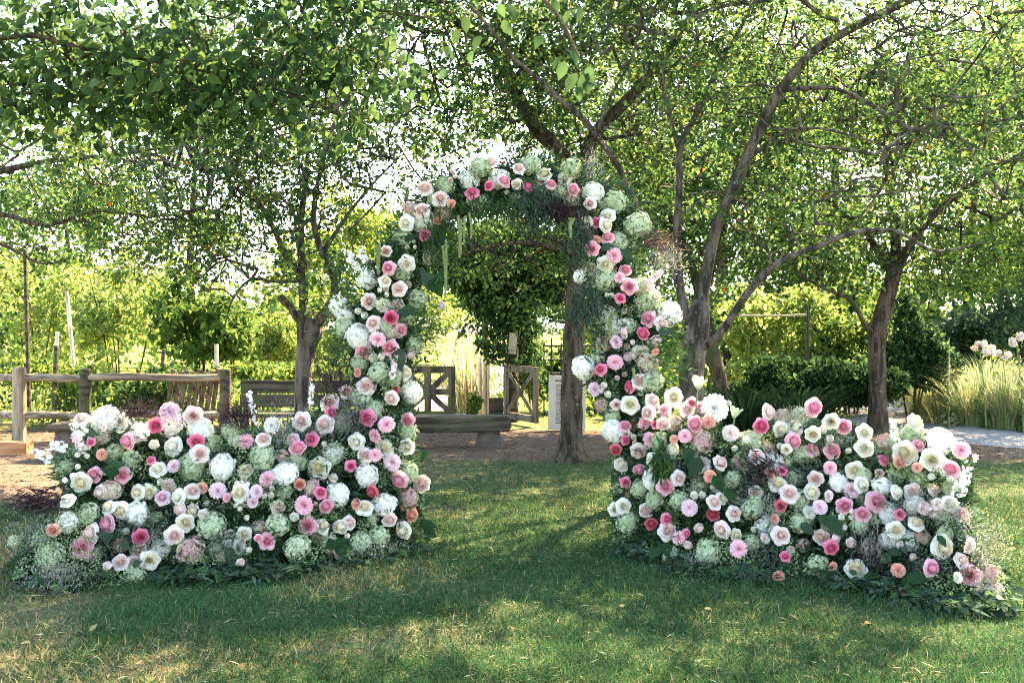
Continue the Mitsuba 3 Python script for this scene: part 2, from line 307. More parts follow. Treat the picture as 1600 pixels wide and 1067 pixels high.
# left tree behind the left flower bank
tree('garden_tree', 'slender tree with forked pale trunk left of the arch', L((466, 731, 10, .2), (470, 690, 10, .165), (473, 600, 10, .15), (478, 545, 10, .17), (483, 515, 10, .24), (486, 498, 10, .22), (488, 486, 10, .10)),
     [L((484, 512, 10, .10), (466, 496, 9.95, .075), (452, 478, 9.9, .06), (436, 464, 9.85, .055)),
      L((478, 515, 10, .09), (473, 470, 10, .062), (472, 420, 10.05, .058), (470, 350, 10.1, .05), (477, 290, 10.2, .04), (481, 235, 10.3, .03), (486, 150, 10.4, .02)),
      L((486, 515, 10, .10), (506, 490, 9.9, .075), (522, 462, 9.8, .06), (520, 425, 9.75, .05), (502, 390, 9.7, .045), (490, 340, 9.7, .04), (500, 270, 9.6, .03), (520, 200, 9.5, .02)),
      L((472, 440, 10.05, .05), (461, 418, 10, .045), (445, 396, 9.9, .043), (428, 358, 9.8, .04), (405, 318, 9.7, .036), (385, 286, 9.6, .034), (361, 266, 9.5, .032), (312, 263, 9.4, .028), (285, 222, 9.3, .024), (245, 200, 9.2, .018)),
      L((470, 437, 10.05, .04), (430, 440, 9.9, .025), (392, 437, 9.8, .02), (365, 465, 9.7, .014), (352, 505, 9.7, .008)),
      L((505, 395, 9.7, .04), (540, 340, 9.8, .026), (580, 290, 9.9, .018), (620, 250, 10, .012))],
     [blob(330, 300, 9.6, 1.1, 1.0, .75), blob(470, 250, 10, 1.1, 1.1, .9), blob(560, 320, 10, .75, .9, .7), blob(400, 390, 9.8, .95, .9, .55), blob(520, 400, 9.9, .6, .8, .6), blob(260, 380, 9.6, .75, .9, .35), blob(430, 120, 10.2, 1.5, 1.3, .9)],
     800, 22, .060, GREEN, 'bark_grey', .44, .15, 11, slim=(.56, .72), bare=([blob(430, 330, 9.6, 1.2, .8, .8), blob(330, 420, 9.5, .8, .6, .4)], 120))
# tree in the middle, its trunk to the right of the opening of the arch
tree('garden_tree', 'stout dark tree seen through the right of the arch opening', L((890, 729, 10.4, .50), (891, 716, 10.4, .36), (892, 690, 10.4, .235), (893, 650, 10.4, .21), (893, 600, 10.4, .20), (897, 500, 10.45, .185), (903, 420, 10.5, .18), (908, 330, 10.5, .18), (905, 262, 10.5, .16), (902, 240, 10.5, .12)),
     [L((905, 275, 10.5, .14), (872, 232, 10.45, .12), (842, 205, 10.4, .115), (816, 163, 10.4, .105), (794, 118, 10.3, .10), (770, 80, 10.3, .095), (738, 52, 10.2, .085), (700, 25, 10.1, .07), (640, -20, 10, .05)),
      L((905, 275, 10.5, .13), (932, 208, 10.5, .10), (981, 156, 10.5, .09), (1023, 108, 10.4, .08), (1051, 70, 10.4, .07), (1090, 10, 10.3, .05), (1120, -60, 10.3, .035)),
      L((800, 130, 10.35, .06), (830, 100, 10.3, .055), (870, 84, 10.2, .05), (920, 70, 10.1, .04), (960, 30, 10, .03)),
      L((905, 400, 10.5, .06), (860, 385, 10.2, .04), (800, 380, 10, .03), (740, 395, 9.9, .02)),
      L((905, 420, 10.5, .05), (880, 380, 11, .04), (840, 370, 11.5, .03), (780, 410, 12, .02))],
     [blob(740, 130, 10.3, 1.4, 1.5, 1.0), blob(950, 130, 10.4, 1.3, 1.4, 1.1), blob(980, 270, 10.8, 1.2, 1.2, .9), blob(850, -60, 10.2, 2.4, 1.9, 1.2), blob(790, 385, 11, .95, 1.0, .5), blob(860, 440, 11.3, .5, .8, .6), blob(690, 300, 10.6, .55, .8, .35), blob(620, 60, 10, 1.0, 1.2, .7), blob(1000, 390, 11.2, .6, .8, .7)],
     1500, 28, .064, GREEN, 'bark_dark', .45, .16, 23, autumn=.003, slim=(.56, .72), bare=([blob(700, 180, 9.8, 1.3, 1, 1.0), blob(900, 330, 10, 1, .6, .6)], 120))
# many-stemmed tree behind the right foot of the arch
tree('garden_tree', 'many stemmed grey tree with long low limb behind the right flower bank', L((1085, 775, 8.5, .22), (1085, 740, 8.5, .16), (1083, 660, 8.5, .14), (1082, 590, 8.5, .138), (1085, 540, 8.5, .15), (1092, 495, 8.5, .14), (1097, 470, 8.5, .09)),
     [L((1092, 510, 8.5, .12), (1102, 440, 8.5, .09), (1118, 360, 8.45, .088), (1150, 285, 8.4, .085), (1188, 200, 8.3, .08), (1220, 140, 8.2, .075), (1270, 82, 8.1, .066), (1340, 40, 8, .058), (1430, -5, 7.9, .06), (1560, -70, 7.8, .04)),
      L((1080, 520, 8.5, .09), (1064, 450, 8.55, .06), (1058, 370, 8.6, .058), (1062, 290, 8.65, .056), (1063, 232, 8.7, .052), (1088, 178, 8.7, .045), (1130, 92, 8.8, .04), (1150, 58, 8.8, .036), (1178, 0, 8.9, .028)),
      L((1063, 240, 8.7, .045), (1054, 210, 8.65, .038), (1040, 160, 8.6, .034), (1037, 110, 8.5, .03), (1052, 70, 8.5, .026), (1080, 20, 8.4, .02)),
      L((1088, 545, 8.5, .075), (1120, 528, 8.3, .06), (1160, 470, 8.1, .055), (1185, 438, 8, .058), (1222, 408, 7.9, .05), (1290, 380, 7.8, .042), (1342, 362, 7.7, .036), (1402, 362, 7.7, .03), (1460, 392, 7.6, .022), (1540, 380, 7.5, .014)),
      L((1078, 520, 8.5, .08), (1052, 420, 8.6, .055), (1004, 335, 8.6, .052), (984, 300, 8.6, .05), (958, 246, 8.55, .047), (932, 212, 8.5, .046), (905, 180, 8.45, .042), (868, 150, 8.4, .036), (838, 122, 8.35, .032), (800, 88, 8.3, .028), (768, 48, 8.2, .022), (735, 10, 8.1, .016)),
      L((1222, 140, 8.2, .05), (1262, 138, 8.0, .032), (1302, 138, 7.9, .03), (1345, 155, 7.8, .028), (1390, 182, 7.7, .026), (1430, 203, 7.6, .024), (1462, 194, 7.5, .022), (1535, 194, 7.4, .016), (1610, 178, 7.3, .010)),
      L((1165, 255, 8.35, .04), (1210, 215, 8.1, .022), (1265, 200, 7.9, .018), (1330, 212, 7.8, .015), (1385, 230, 7.7, .010), (1430, 260, 7.7, .006)),
      L((1120, 350, 8.45, .05), (1140, 300, 8.8, .035), (1160, 220, 9.1, .03), (1200, 120, 9.4, .025), (1230, 20, 9.6, .02)),
      L((932, 210, 8.5, .03), (955, 150, 8.4, .022), (985, 95, 8.3, .017), (1000, 40, 8.2, .012))],
     [blob(1250, 60, 8.2, 1.7, 1.3, 1.0), blob(1450, 60, 8, 1.3, 1.3, .9), blob(1330, 220, 8.4, 1.1, 1.0, .55), blob(1500, 230, 7.9, .9, 1.0, .6), blob(1080, 40, 8.5, 1.3, 1.2, .8), blob(1300, -160, 8.2, 2.6, 1.8, 1.0), blob(1300, 330, 8.2, .9, .7, .3), blob(1130, 300, 8.8, .7, .8, .6)],
     1300, 26, .054, GREEN, 'bark_grey', .45, .15, 37, autumn=.003, slim=(.74, .58), bare=([blob(1250, 200, 7.9, 1.8, .8, 1.2), blob(1000, 120, 8.3, 1, .7, .8), blob(1300, 330, 7.9, 1, .5, .4), blob(1480, 120, 7.6, 1, .7, .8)], 420))
# further right
tree('garden_tree', 'dark straight trunked tree on the right before the hedge', L((1372, 677, 13.2, .30), (1372, 655, 13.2, .22), (1370, 600, 13.2, .20), (1372, 520, 13.2, .19), (1384, 470, 13.2, .185), (1396, 430, 13.2, .17), (1400, 400, 13.2, .12)),
     [L((1394, 445, 13.2, .15), (1400, 380, 13.3, .11), (1392, 300, 13.4, .09), (1408, 200, 13.6, .07), (1420, 80, 13.8, .05)),
      L((1390, 455, 13.2, .12), (1430, 370, 13.0, .08), (1490, 310, 12.8, .06), (1560, 260, 12.6, .04), (1640, 220, 12.4, .03)),
      L((1372, 525, 13.2, .08), (1352, 508, 13.1, .05), (1330, 470, 13, .042), (1290, 452, 12.9, .03), (1250, 430, 12.8, .02)),
      L((1394, 430, 13.2, .10), (1350, 360, 13.6, .06), (1290, 310, 14, .04), (1230, 270, 14.4, .03))],
     [blob(1280, 300, 13.6, 1.3, 1.4, 1.1), blob(1430, 280, 13.4, 1.7, 1.5, 1.3), blob(1570, 330, 13, 1.2, 1.4, 1.0), blob(1400, 110, 13.6, 2.6, 1.8, 1.3), blob(1200, 150, 14, 1.6, 1.5, 1.3), blob(1500, 420, 13.2, .9, 1.0, .35), blob(1300, 410, 13, 1.0, 1.0, .35)],
     1200, 28, .072, GREEN + [LIME[0]], 'bark_dark', .43, .19, 41, autumn=.003, slim=(.60, .62), bare=([blob(1350, 330, 12.6, 1.6, 1, 1)], 120))
tree('garden_tree', 'leaning dark trunk behind the many stemmed tree on the right', L((1134, 672, 13.6, .22), (1128, 610, 13.6, .165), (1112, 545, 13.6, .15), (1100, 495, 13.6, .14), (1092, 450, 13.6, .12)),
     [L((1097, 475, 13.6, .11), (1075, 400, 13.7, .08), (1040, 320, 13.9, .06), (1000, 250, 14, .04)),
      L((1097, 475, 13.6, .10), (1120, 390, 13.7, .07), (1150, 310, 13.8, .05), (1190, 230, 14, .035))],
     [blob(1080, 205, 15.2, 2.0, 1.4, 1.1), blob(1240, 130, 15.4, 1.8, 1.4, 1.1), blob(940, 200, 15.4, 1.3, 1.2, .9), blob(1050, 300, 14, 1.5, 1.3, 1.2), blob(1150, 330, 13.8, 1.3, 1.2, 1.0), blob(1080, 170, 14, 2.0, 1.4, 1.0), blob(960, 330, 14.2, 1.0, 1.2, .9)],
     1150, 28, .08, GREEN, 'bark_dark', .42, .2, 53, autumn=.003, slim=(.66, .7))
tree('garden_tree', 'leafy tree at the right edge beside the path', L((1690, 657, 15, .2), (1688, 560, 15, .13), (1680, 470, 15, .12), (1690, 400, 15, .10)),
     [L((1682, 460, 15, .09), (1640, 360, 14.8, .06), (1590, 280, 14.6, .04)), L((1688, 430, 15, .09), (1730, 330, 15.2, .06), (1800, 240, 15.4, .04))],
     [blob(1640, 230, 15, 1.6, 1.4, 1.3), blob(1750, 280, 15, 1.7, 1.4, 1.2), blob(1590, 130, 15, 1.5, 1.3, 1.1), blob(1800, 100, 15, 2, 1.6, 1.3)],
     700, 26, .075, GREEN, 'bark_dark', .44, .2, 67, autumn=.006)
tree('garden_tree', 'tree at the far left whose thin branches reach over the rail fence', L((-190, 680, 13, .2), (-188, 560, 13, .13), (-180, 440, 13, .12), (-190, 380, 13, .10)),
     [L((-182, 440, 13, .09), (-90, 350, 13, .05), (0, 335, 13, .035), (70, 352, 12.9, .028), (150, 330, 12.9, .022), (240, 338, 13, .016), (330, 330, 13, .010)), L((-186, 420, 13, .09), (-80, 300, 13.4, .06), (60, 255, 13.6, .04), (200, 240, 13.8, .025), (330, 215, 14, .015)), L((-60, 355, 13, .03), (10, 385, 12.8, .02), (66, 412, 12.7, .014), (110, 402, 12.7, .008))],
     [blob(40, 300, 13.2, 1.2, 1.0, .6), blob(190, 320, 13.2, 1.1, 1.0, .5), blob(330, 300, 13.6, 1.0, 1.0, .5), blob(120, 235, 13.8, 1.6, 1.2, .6), blob(300, 220, 14, 1.3, 1.2, .6), blob(0, 390, 12.8, .7, .6, .25), blob(200, 385, 13, .9, .6, .25), blob(60, 100, 14, 2.4, 1.6, 1.0), blob(440, 185, 14.6, 1.5, 1.2, .8), blob(330, 120, 14.6, 1.6, 1.3, .9)],
     860, 26, .075, GREEN, 'bark_dark', .46, .18, 71, bare=([blob(120, 350, 12.9, 1.6, .8, .5)], 100))
# big-leaved tree whose branches hang into the picture at the top left; its trunk stands left of the frame
bt = [np.array([-5.2, 5.6, z]) for z in (0, .6, 1.5, 2.4, 3.0)]
near_limbs = [[(-5.2, 5.6, 2.5, .09), (-4.3, 5.5, 2.75, .04)] + L((0, 60, 5.6, .016), (120, 75, 5.6, .012), (260, 100, 5.7, .009), (400, 130, 5.7, .007), (520, 170, 5.7, .004)),
              [(-5.2, 5.6, 2.9, .09), (-4.2, 5.8, 3.3, .07)] + L((40, -60, 6, .03), (220, -40, 6, .022), (420, -20, 6, .015), (560, 10, 6, .010), (680, 30, 5.9, .006)),
              [(-5.2, 5.6, 2.4, .08), (-4.4, 6.2, 2.5, .035)] + L((0, 150, 6.4, .014), (140, 165, 6.4, .010), (260, 185, 6.4, .007), (330, 200, 6.4, .004)),
              [(-5.2, 5.6, 2.9, .08), (-3.6, 5.0, 3.6, .06), (-1.6, 4.6, 3.5, .045)] + L((640, -110, 4.6, .03), (760, -60, 4.5, .016), (860, 10, 4.5, .009), (905, 90, 4.5, .004))]
tb = thing('overhanging_tree', 'big leaved dark green branches hanging into the top left corner', 'tree')
obj('trunk', mikit.ply(tube(bt, [.2, .15, .14, .13, .10], 14, True, .12, 3, 6), 'bark_grey', smooth=True), tb)
sk = []
for li in near_limbs:
    li = np.array(li); obj('limb', mikit.ply(tube(li[:, :3], li[:, 3], 8, True, .1, 5, 5), 'bark_dark', smooth=True), tb); sk.append(dense(li[1:, :3]))
tg = in_blobs([blob(60, 60, 5.8, .8, .5, .55), blob(40, 150, 6.1, .5, .4, .3), blob(230, 140, 5.9, .6, .4, .28), blob(420, 130, 5.8, .5, .4, .3), blob(470, 30, 5.9, .6, .4, .3), blob(230, 70, 5.8, .8, .55, .5), blob(400, 60, 5.9, .8, .55, .45), blob(500, 170, 5.8, .36, .35, .3), blob(320, 150, 5.9, .6, .5, .22), blob(120, 170, 6.3, .6, .4, .22), blob(580, 90, 5.9, .45, .4, .35), blob(250, -110, 5.8, 2.0, .8, .4)], 1500, .36, 1.7, 61)
pts, par, load, n0 = grow(np.vstack(sk), tg, .15)
c = np.arange(n0, len(pts)); rr = .0022 * np.minimum(np.maximum(load[c], 1), 40) ** .45
obj('twigs', mikit.ply(edges_mesh(pts[par[c]], pts[c], rr * 1.05, rr * .95, 4), 'bark_dark'), tb, kind='stuff')
ends = pts[n0:][load[n0:] <= 4]
n = len(ends) * 6; pos = np.repeat(ends, 6, 0) + rng.normal(size=(n, 3)) * .055
ax = unit(rng.normal(size=(n, 3)) * [.8, .8, .45] + [0, 0, -.75]); nor = unit(rng.normal(size=(n, 3)) * .6 + [0, -.55, .6])
sz = rnd(.055, .098, n); sx, sy = 800 + pos[:, 0] * F / pos[:, 1], HOR - (pos[:, 2] - CAM_H) * F / pos[:, 1]
show = sz / pos[:, 1] * ((sx > 5) & (sx < 900) & (sy > 5) & (sy < 330)); pick = np.argsort(-show)[:280]; rest = np.setdiff1d(np.arange(n), pick)
obj('crown', vc(scatter(L6, pos[rest], ax[rest], nor[rest], sz[rest], shades(DARK + [(.08, .135, .035)], len(rest), .2)), 'leaf_mat', True), tb, kind='stuff')
kinds = [vc((L6[0], L6[1], np.repeat(shades([c], 1, .12), 8, 0)), 'leaf_mat', True) for c in DARK + DARK + [(.08, .135, .035)]]
for i in pick:
    x = ax[i]; z = unit(nor[i] - x * (nor[i] @ x)); M = np.eye(4); M[:3, 0], M[:3, 1], M[:3, 2], M[:3, 3] = x * sz[i], np.cross(z, x) * sz[i], z * sz[i], pos[i]
    obj('leaf', {**kinds[rng.integers(len(kinds))], 'to_world': T(M.tolist())}, tb)
# the few large leaves low at the top middle, each its own part
spr = [(712, 60), (728, 40), (745, 68), (735, 92), (785, 20), (793, 45), (800, 20), (842, 65), (868, 12), (884, 30), (905, 25), (898, 90), (878, 110), (893, 128), (912, 128), (922, 118), (918, 140), (905, 150), (870, 98), (1080, 20), (1062, 42), (1215, 40), (1225, 52), (1500, 55), (1512, 48)]
for a, b in spr[:19]:
    d = unit(np.array([rng.normal() * .5, rng.normal() * .4, -1])); nn = unit(np.array([rng.normal() * .5, -1, .3 + rng.normal() * .3]))
    obj('leaf', vc(scatter(L6, P(a, b, 4.5)[None] - d * .045, d[None], nn[None], .072 + .03 * rng.random(), shades([(.055, .105, .035), (.045, .085, .03)], 1, .15)), 'leaf_mat', True), tb)

# ------------------------------------------------------------------ background trees and shrubs
def bg_tree(px, top, Y, wid, label, cols, n, size, thr=.42, low=.25, group='trees beyond the garden', name='background_tree', sub=7):
    """A tree far behind: trunk, and a crown of clumps."""
    base = P(px, HOR, Y); base[2] = 0; H = CAM_H - (top - HOR) * Y / F; r = wid * Y / F / 2
    t = thing(name, label, 'tree', group)
    obj('trunk', mikit.ply(tube([base, base + [rnd(-.2, .2), 0, H * .35], base + [rnd(-.4, .4), 0, H * .8]], [H * .022, H * .016, H * .006], 8), 'bark_dark', smooth=True), t)
    bl = [(base + [rng.normal() * r * .42, rng.normal() * r * .4, H * rnd(low + .12, .86)], (r * rnd(.38, .6), r * rnd(.38, .6), H * rnd(.12, .2))) for _ in range(sub)]
    pos = in_blobs(bl, n, thr, 2.2 / r, int(px))
    ax = unit(rng.normal(size=(n, 3)) + [0, 0, -.4]); nor = unit(rng.normal(size=(n, 3)) * .7 + [0, 0, .7])
    obj('crown', vc(scatter(L2, pos, ax, nor, rnd(.7, 1.3, n) * size, shades(cols, n, .25)), 'leaf_mat'), t, kind='stuff')
BGT = [(-120, 60, 26, 420, 'broad tree at the far left behind the vines', GREEN), (110, 250, 30, 330, 'low light green tree behind the tall thin stake', LIME), (300, 150, 34, 340, 'tall tree behind the round leafy bush', LIME), (470, 270, 30, 260, 'pale tree behind the forked trunk', LIME),
       (600, 330, 34, 240, 'small tree left of the arch opening', LIME), (760, 300, 38, 300, 'tree beyond the gate in the arch opening', GREEN), (930, 130, 30, 380, 'dense tree behind the stout middle trunk', GREEN), (1130, 60, 26, 400, 'tall tree behind the many stemmed tree', GREEN),
       (1310, 30, 28, 420, 'tall tree behind the straight trunked tree', GREEN + LIME[:1]), (1520, 120, 26, 420, 'bright tree at the right above the grasses', LIME + GREEN), (1720, 20, 24, 460, 'broad tree beyond the right edge of the path', GREEN)]
for (px, top, Y, wid, lab, cols) in BGT: bg_tree(px, top, Y, wid, lab, cols, 7000 if px < 800 else 12000, .0066 * Y, .50 if px < 800 else .44, .05, sub=10)
def shrub(px, py0, py1, Y, wid, label, cols, n, size, tpl=L2, thr=.40, dep=.8, group=None, name='shrub', flat=.5, sub=9, stems=5):
    """A bush from the ground at py1 to its top at py0 (photo rows), of leaf clumps on stems."""
    t = thing(name, label, 'shrub', group)
    c = P(px, HOR, Y); H = CAM_H - (py0 - HOR) * Y / F; r = wid * Y / F / 2; b = max(0, CAM_H - (py1 - HOR) * Y / F)
    st = []
    for _ in range(stems):
        e = np.array([rng.normal() * r * .4, rng.normal() * r * .3, H * rnd(.5, .8)])
        st.append(tube([[c[0] + e[0] * .2, c[1] + e[1] * .2, 0], [c[0] + e[0] * .5, c[1] + e[1] * .5, e[2] * .5], [c[0] + e[0], c[1] + e[1], e[2]]], [.018, .012, .006], 5))
    obj('stems', mikit.ply(cat_meshes(st), 'bark_dark'), t, kind='stuff')
    bl = [(np.array([c[0] + rnd(-.62, .62) * r, c[1] + rnd(-.5, .5) * r * dep, b + (H - b) * rnd(.22, .80)]), (r * rnd(.3, .5), r * rnd(.3, .5) * dep, (H - b) * rnd(.16, .26))) for _ in range(sub)]
    pos = in_blobs(bl, n, thr, 2.6 / r, int(px * 3 + py0))
    ax = unit(rng.normal(size=(n, 3)) + [0, -.2, -.5]); nor = unit(rng.normal(size=(n, 3)) * .7 + [0, -.25, flat])
    obj('foliage', vc(scatter(tpl, pos, ax, nor, rnd(.7, 1.3, n) * size, shades(cols, n, .22)), 'leaf_mat'), t, kind='stuff')
DEEP = [(.016, .036, .016), (.022, .045, .018), (.028, .055, .02)]
VINE = [(.20, .28, .07), (.25, .32, .09), (.17, .25, .06), (.28, .31, .11)]
shrub(315, 395, 640, 15.5, 215, 'round leafy bush behind the slatted panel', [(.05, .10, .025), (.08, .14, .035), (.12, .18, .04), (.16, .22, .05)], 4200, .12, L6, thr=.46, sub=15)
shrub(60, 330, 600, 18, 230, 'tall pale vine mass by the tall thin stake', VINE, 2400, .12, thr=.5)
shrub(190, 360, 600, 17, 190, 'yellow green vine on the pale leaning pole', VINE, 2300, .12, thr=.5)
shrub(-80, 300, 600, 17, 220, 'leafy vine at the far left edge', VINE, 3200, .13)
shrub(430, 470, 590, 17.5, 150, 'bright low shrub left of the forked trunk', VINE, 1700, .11, thr=.48)
shrub(540, 410, 600, 17, 170, 'bright shrub behind the left leg of the arch', VINE, 1800, .11, thr=.48)
shrub(100, 540, 640, 14.6, 230, 'low green plants behind the round rail fence', GREEN + LIME, 2600, .09)
shrub(250, 560, 650, 14, 200, 'low dark green plants right of the second fence post', GREEN, 2400, .09)
shrub(420, 560, 600, 14.2, 200, 'leafy plants showing above the dark bench back', GREEN + LIME, 2200, .09)
shrub(700, 430, 560, 22, 120, 'feathery sunlit shrub beyond the left gate', VINE, 800, .10, thr=.5)
shrub(740, 610, 655, 14.6, 34, 'small bushy green plant at the foot of the pale pickets', LIME + GREEN, 1200, .05)
shrub(835, 430, 640, 15.6, 110, 'leafy shrub behind the right gate', GREEN, 2600, .09)
shrub(875, 530, 668, 16.6, 175, 'green leafy plant behind the list board', GREEN + LIME[:1], 4200, .09, sub=14)
shrub(960, 430, 640, 17.5, 170, 'yellow green climber on the dark trellis', VINE, 3000, .12)
shrub(1010, 560, 640, 15.5, 120, 'low leafy plants behind the right leg of the arch', GREEN + LIME, 1600, .09)
shrub(1215, 440, 650, 17, 210, 'sunlit yellow green shrub under the long low limb', VINE, 4600, .12)
shrub(1330, 470, 660, 16, 170, 'bright shrub left of the straight dark trunk', LIME + GREEN, 3800, .11)
shrub(1275, 535, 672, 13.9, 250, 'broad dark green hedge behind the right flower bank', DEEP + DARK[:1], 13000, .085, thr=.36, sub=12)
shrub(1180, 570, 672, 14.2, 170, 'dark low hedge under the leaning trunk', DEEP, 7000, .085, thr=.36, sub=8)
shrub(1425, 455, 668, 14.6, 130, 'dark upright hedge right of the straight trunk', DEEP + DARK, 6000, .085, thr=.34)
shrub(1500, 440, 600, 21, 200, 'blue green shrub beyond the tall grasses', [(.05, .09, .05), (.07, .11, .06)], 3800, .12)
shrub(1620, 420, 610, 20, 220, 'dark blue green shrub at the right edge', [(.05, .09, .05), (.06, .10, .04)], 3600, .12)
n = 15000; x = rnd(-9.5, 8, n); y = rnd(13.0, 19, n); k = (np.abs(x + 1.25) > 1.0) & ((np.abs(x) > 2.3) | (y > 15.6) | ((x > .45) & (y > 14.2))) & ((x < 3.6) | (y > 15.5)) & (meshkit.noise(np.stack([x * 1.3, y * 1.3, 0 * x], -1)) > .3); x, y = x[k], y[k]; n = len(x)
h = (.12 + .55 * meshkit.fbm(np.stack([x * .9, y * .9, 0 * x + 3], -1), 2)) * rng.random(n) ** .6
obj('ground_cover', vc(scatter(L2, np.stack([x, y, h], 1), rng.normal(size=(n, 3)) + [0, 0, .1], rng.normal(size=(n, 3)) * .6 + [0, -.2, .7], rnd(.05, .12, n), shades(GREEN + LIME, n, .25)), 'leaf_mat'), label='low leafy ground cover of the garden beyond the fence', kind='stuff')
n = 26000; px = rnd(-250, 1900, n); Y = rnd(22, 33, n); x = (px - 800) * Y / F; top = 1.3 + 2.2 * meshkit.fbm(np.stack([x * .25, Y * .12, 0 * x], -1), 3, 4)
ok = (np.abs(x + .6 - (Y - 24) * .09) > 2.0) & ((x > 0) | (rng.random(n) < .5)); x, Y, top = x[ok], Y[ok], top[ok]; n = len(x); z = top * rng.random(n) ** .7
obj('distant_thicket', vc(scatter(L2, np.stack([x, Y, z], 1), rng.normal(size=(n, 3)) + [0, 0, -.4], rng.normal(size=(n, 3)) * .7 + [0, -.2, .5], rnd(.14, .30, n), shades(LIME + GREEN, n, .25)), 'leaf_mat'), label='far thicket of bright shrubs closing the garden', kind='stuff')
# vine-clad post behind the gate
vn = thing('vine', 'dark leafy vine climbing the post between the two gates', 'vine')
c = P(797, 400, 14.9)
obj('stem', mikit.ply(tube([[c[0] - .1, 14.75, 0], [c[0] + .1, 14.75, .6], [c[0] - .1, 14.76, 1.2], [c[0] + .08, 14.8, 2.2], [c[0], 14.85, 3]], [.03, .028, .025, .02, .01], 6, sub=5), 'bark_dark', smooth=True), vn)
pos = in_blobs([(P(790, 395, 14.6), (1.0, .6, .55)), (P(720, 410, 14.5), (.5, .5, .4)), (P(860, 420, 14.6), (.5, .5, .5)), (P(790, 450, 14.8), (.75, .5, .55)), (P(750, 430, 14.8), (.5, .4, .4)), (P(840, 470, 14.8), (.5, .4, .5)), (P(785, 530, 14.75), (.45, .3, .4)), (P(815, 560, 14.75), (.3, .25, .35)), (P(780, 590, 14.7), (.2, .2, .3))], 15000, .33, 1.8, 5)
pos = pos[(np.abs(pos[:, 0] - P(801, 0, 14.7)[0]) > .10) | (pos[:, 1] > 14.72) | (pos[:, 2] > 1.45) | (pos[:, 2] < .95)]
pos = pos[pos[:, 2] > .92]
n = len(pos); obj('foliage', vc(scatter(L2, pos, unit(rng.normal(size=(n, 3)) * .6 + [0, 0, -1]), unit(rng.normal(size=(n, 3)) * .7 + [0, -.6, .3]), rnd(.06, .12, n), shades(DEEP + DARK, n, .2)), 'leaf_mat'), vn, kind='stuff')
def clump(name, px, Y, label, n, h, spread, lean, cols, wid, cat='grass', group=None):
    """Strap-leaved or grassy clump: blades arching out from one foot."""
    c = P(px, HOR, Y); c[2] = 0
    ang = rnd(0, 2 * np.pi, n); r0 = np.sqrt(rng.random(n)) * spread; d = np.stack([np.cos(ang), np.sin(ang), 0 * ang], 1)
    hh = h * (.45 + .75 * rng.random(n) ** .8); ln = lean * rnd(.3, 1.2, n) * h
    S = 4; u = np.linspace(0, 1, S + 1); side = np.stack([-d[:, 1], d[:, 0], 0 * ang], 1)
    ctr = c + d[:, None] * (r0[:, None] + ln[:, None] * u[None] ** 1.8)[..., None] + np.array([0, 0, 1]) * (hh[:, None] * (u[None] - .42 * lean * u[None] ** 2.6))[..., None]
    w = wid * rnd(.7, 1.2, n)[:, None] * np.array([.7, 1, .85, .5, .04])[None]
    v = np.stack([ctr - side[:, None] * w[..., None], ctr + side[:, None] * w[..., None]], 2).reshape(n, -1, 3)
    k = np.arange(S) * 2; f0 = np.vstack([np.stack([k, k + 1, k + 3], 1), np.stack([k, k + 3, k + 2], 1)])
    f = (np.arange(n)[:, None, None] * 2 * (S + 1) + f0[None]).reshape(-1, 3)
    t = thing(name, label, cat, group)
    obj('blades', vc((v.reshape(-1, 3), f, np.repeat(shades(cols, n, .2), 2 * (S + 1), 0)), 'leaf_mat'), t, kind='stuff'); return t
clump('strap_leaf_clump', 1165, 12.2, 'dark strap leaved clump under the leaning trunk', 420, .95, .35, .8, DEEP, .018, 'plant')
clump('strap_leaf_clump', 1245, 12.4, 'dark strap leaved clump left of the straight trunk', 420, .9, .35, .8, DEEP, .018, 'plant')
STRAW = [(.30, .31, .16), (.24, .29, .12), (.17, .26, .09), (.38, .37, .24)]
for i, (px, Y, h, lab) in enumerate([(1475, 14.4, .75, 'short golden grass tuft at the bend of the path'), (1520, 14.0, .95, 'tall pale grass tuft second along the path'), (1570, 13.7, 1.15, 'tall green gold grass tuft beside the path'), (1630, 13.4, 1.2, 'tall grass tuft at the right edge of the picture'), (1540, 15.4, 1.3, 'tall grass behind the tufts along the path'), (1455, 15.6, 1.0, 'feathery pale grass beside the dark hedge')]):
    clump('ornamental_grass', px, Y, lab, 620, h, .36, .75, STRAW, .007, 'grass')
for px, Y, h, lab in [(735, 16.4, 1.35, 'pink tinged tall grass behind the pale pickets')]:
    clump('ornamental_grass', px, Y, lab, 420, h, .4, .4, STRAW + [(.42, .27, .22)], .010, 'grass')

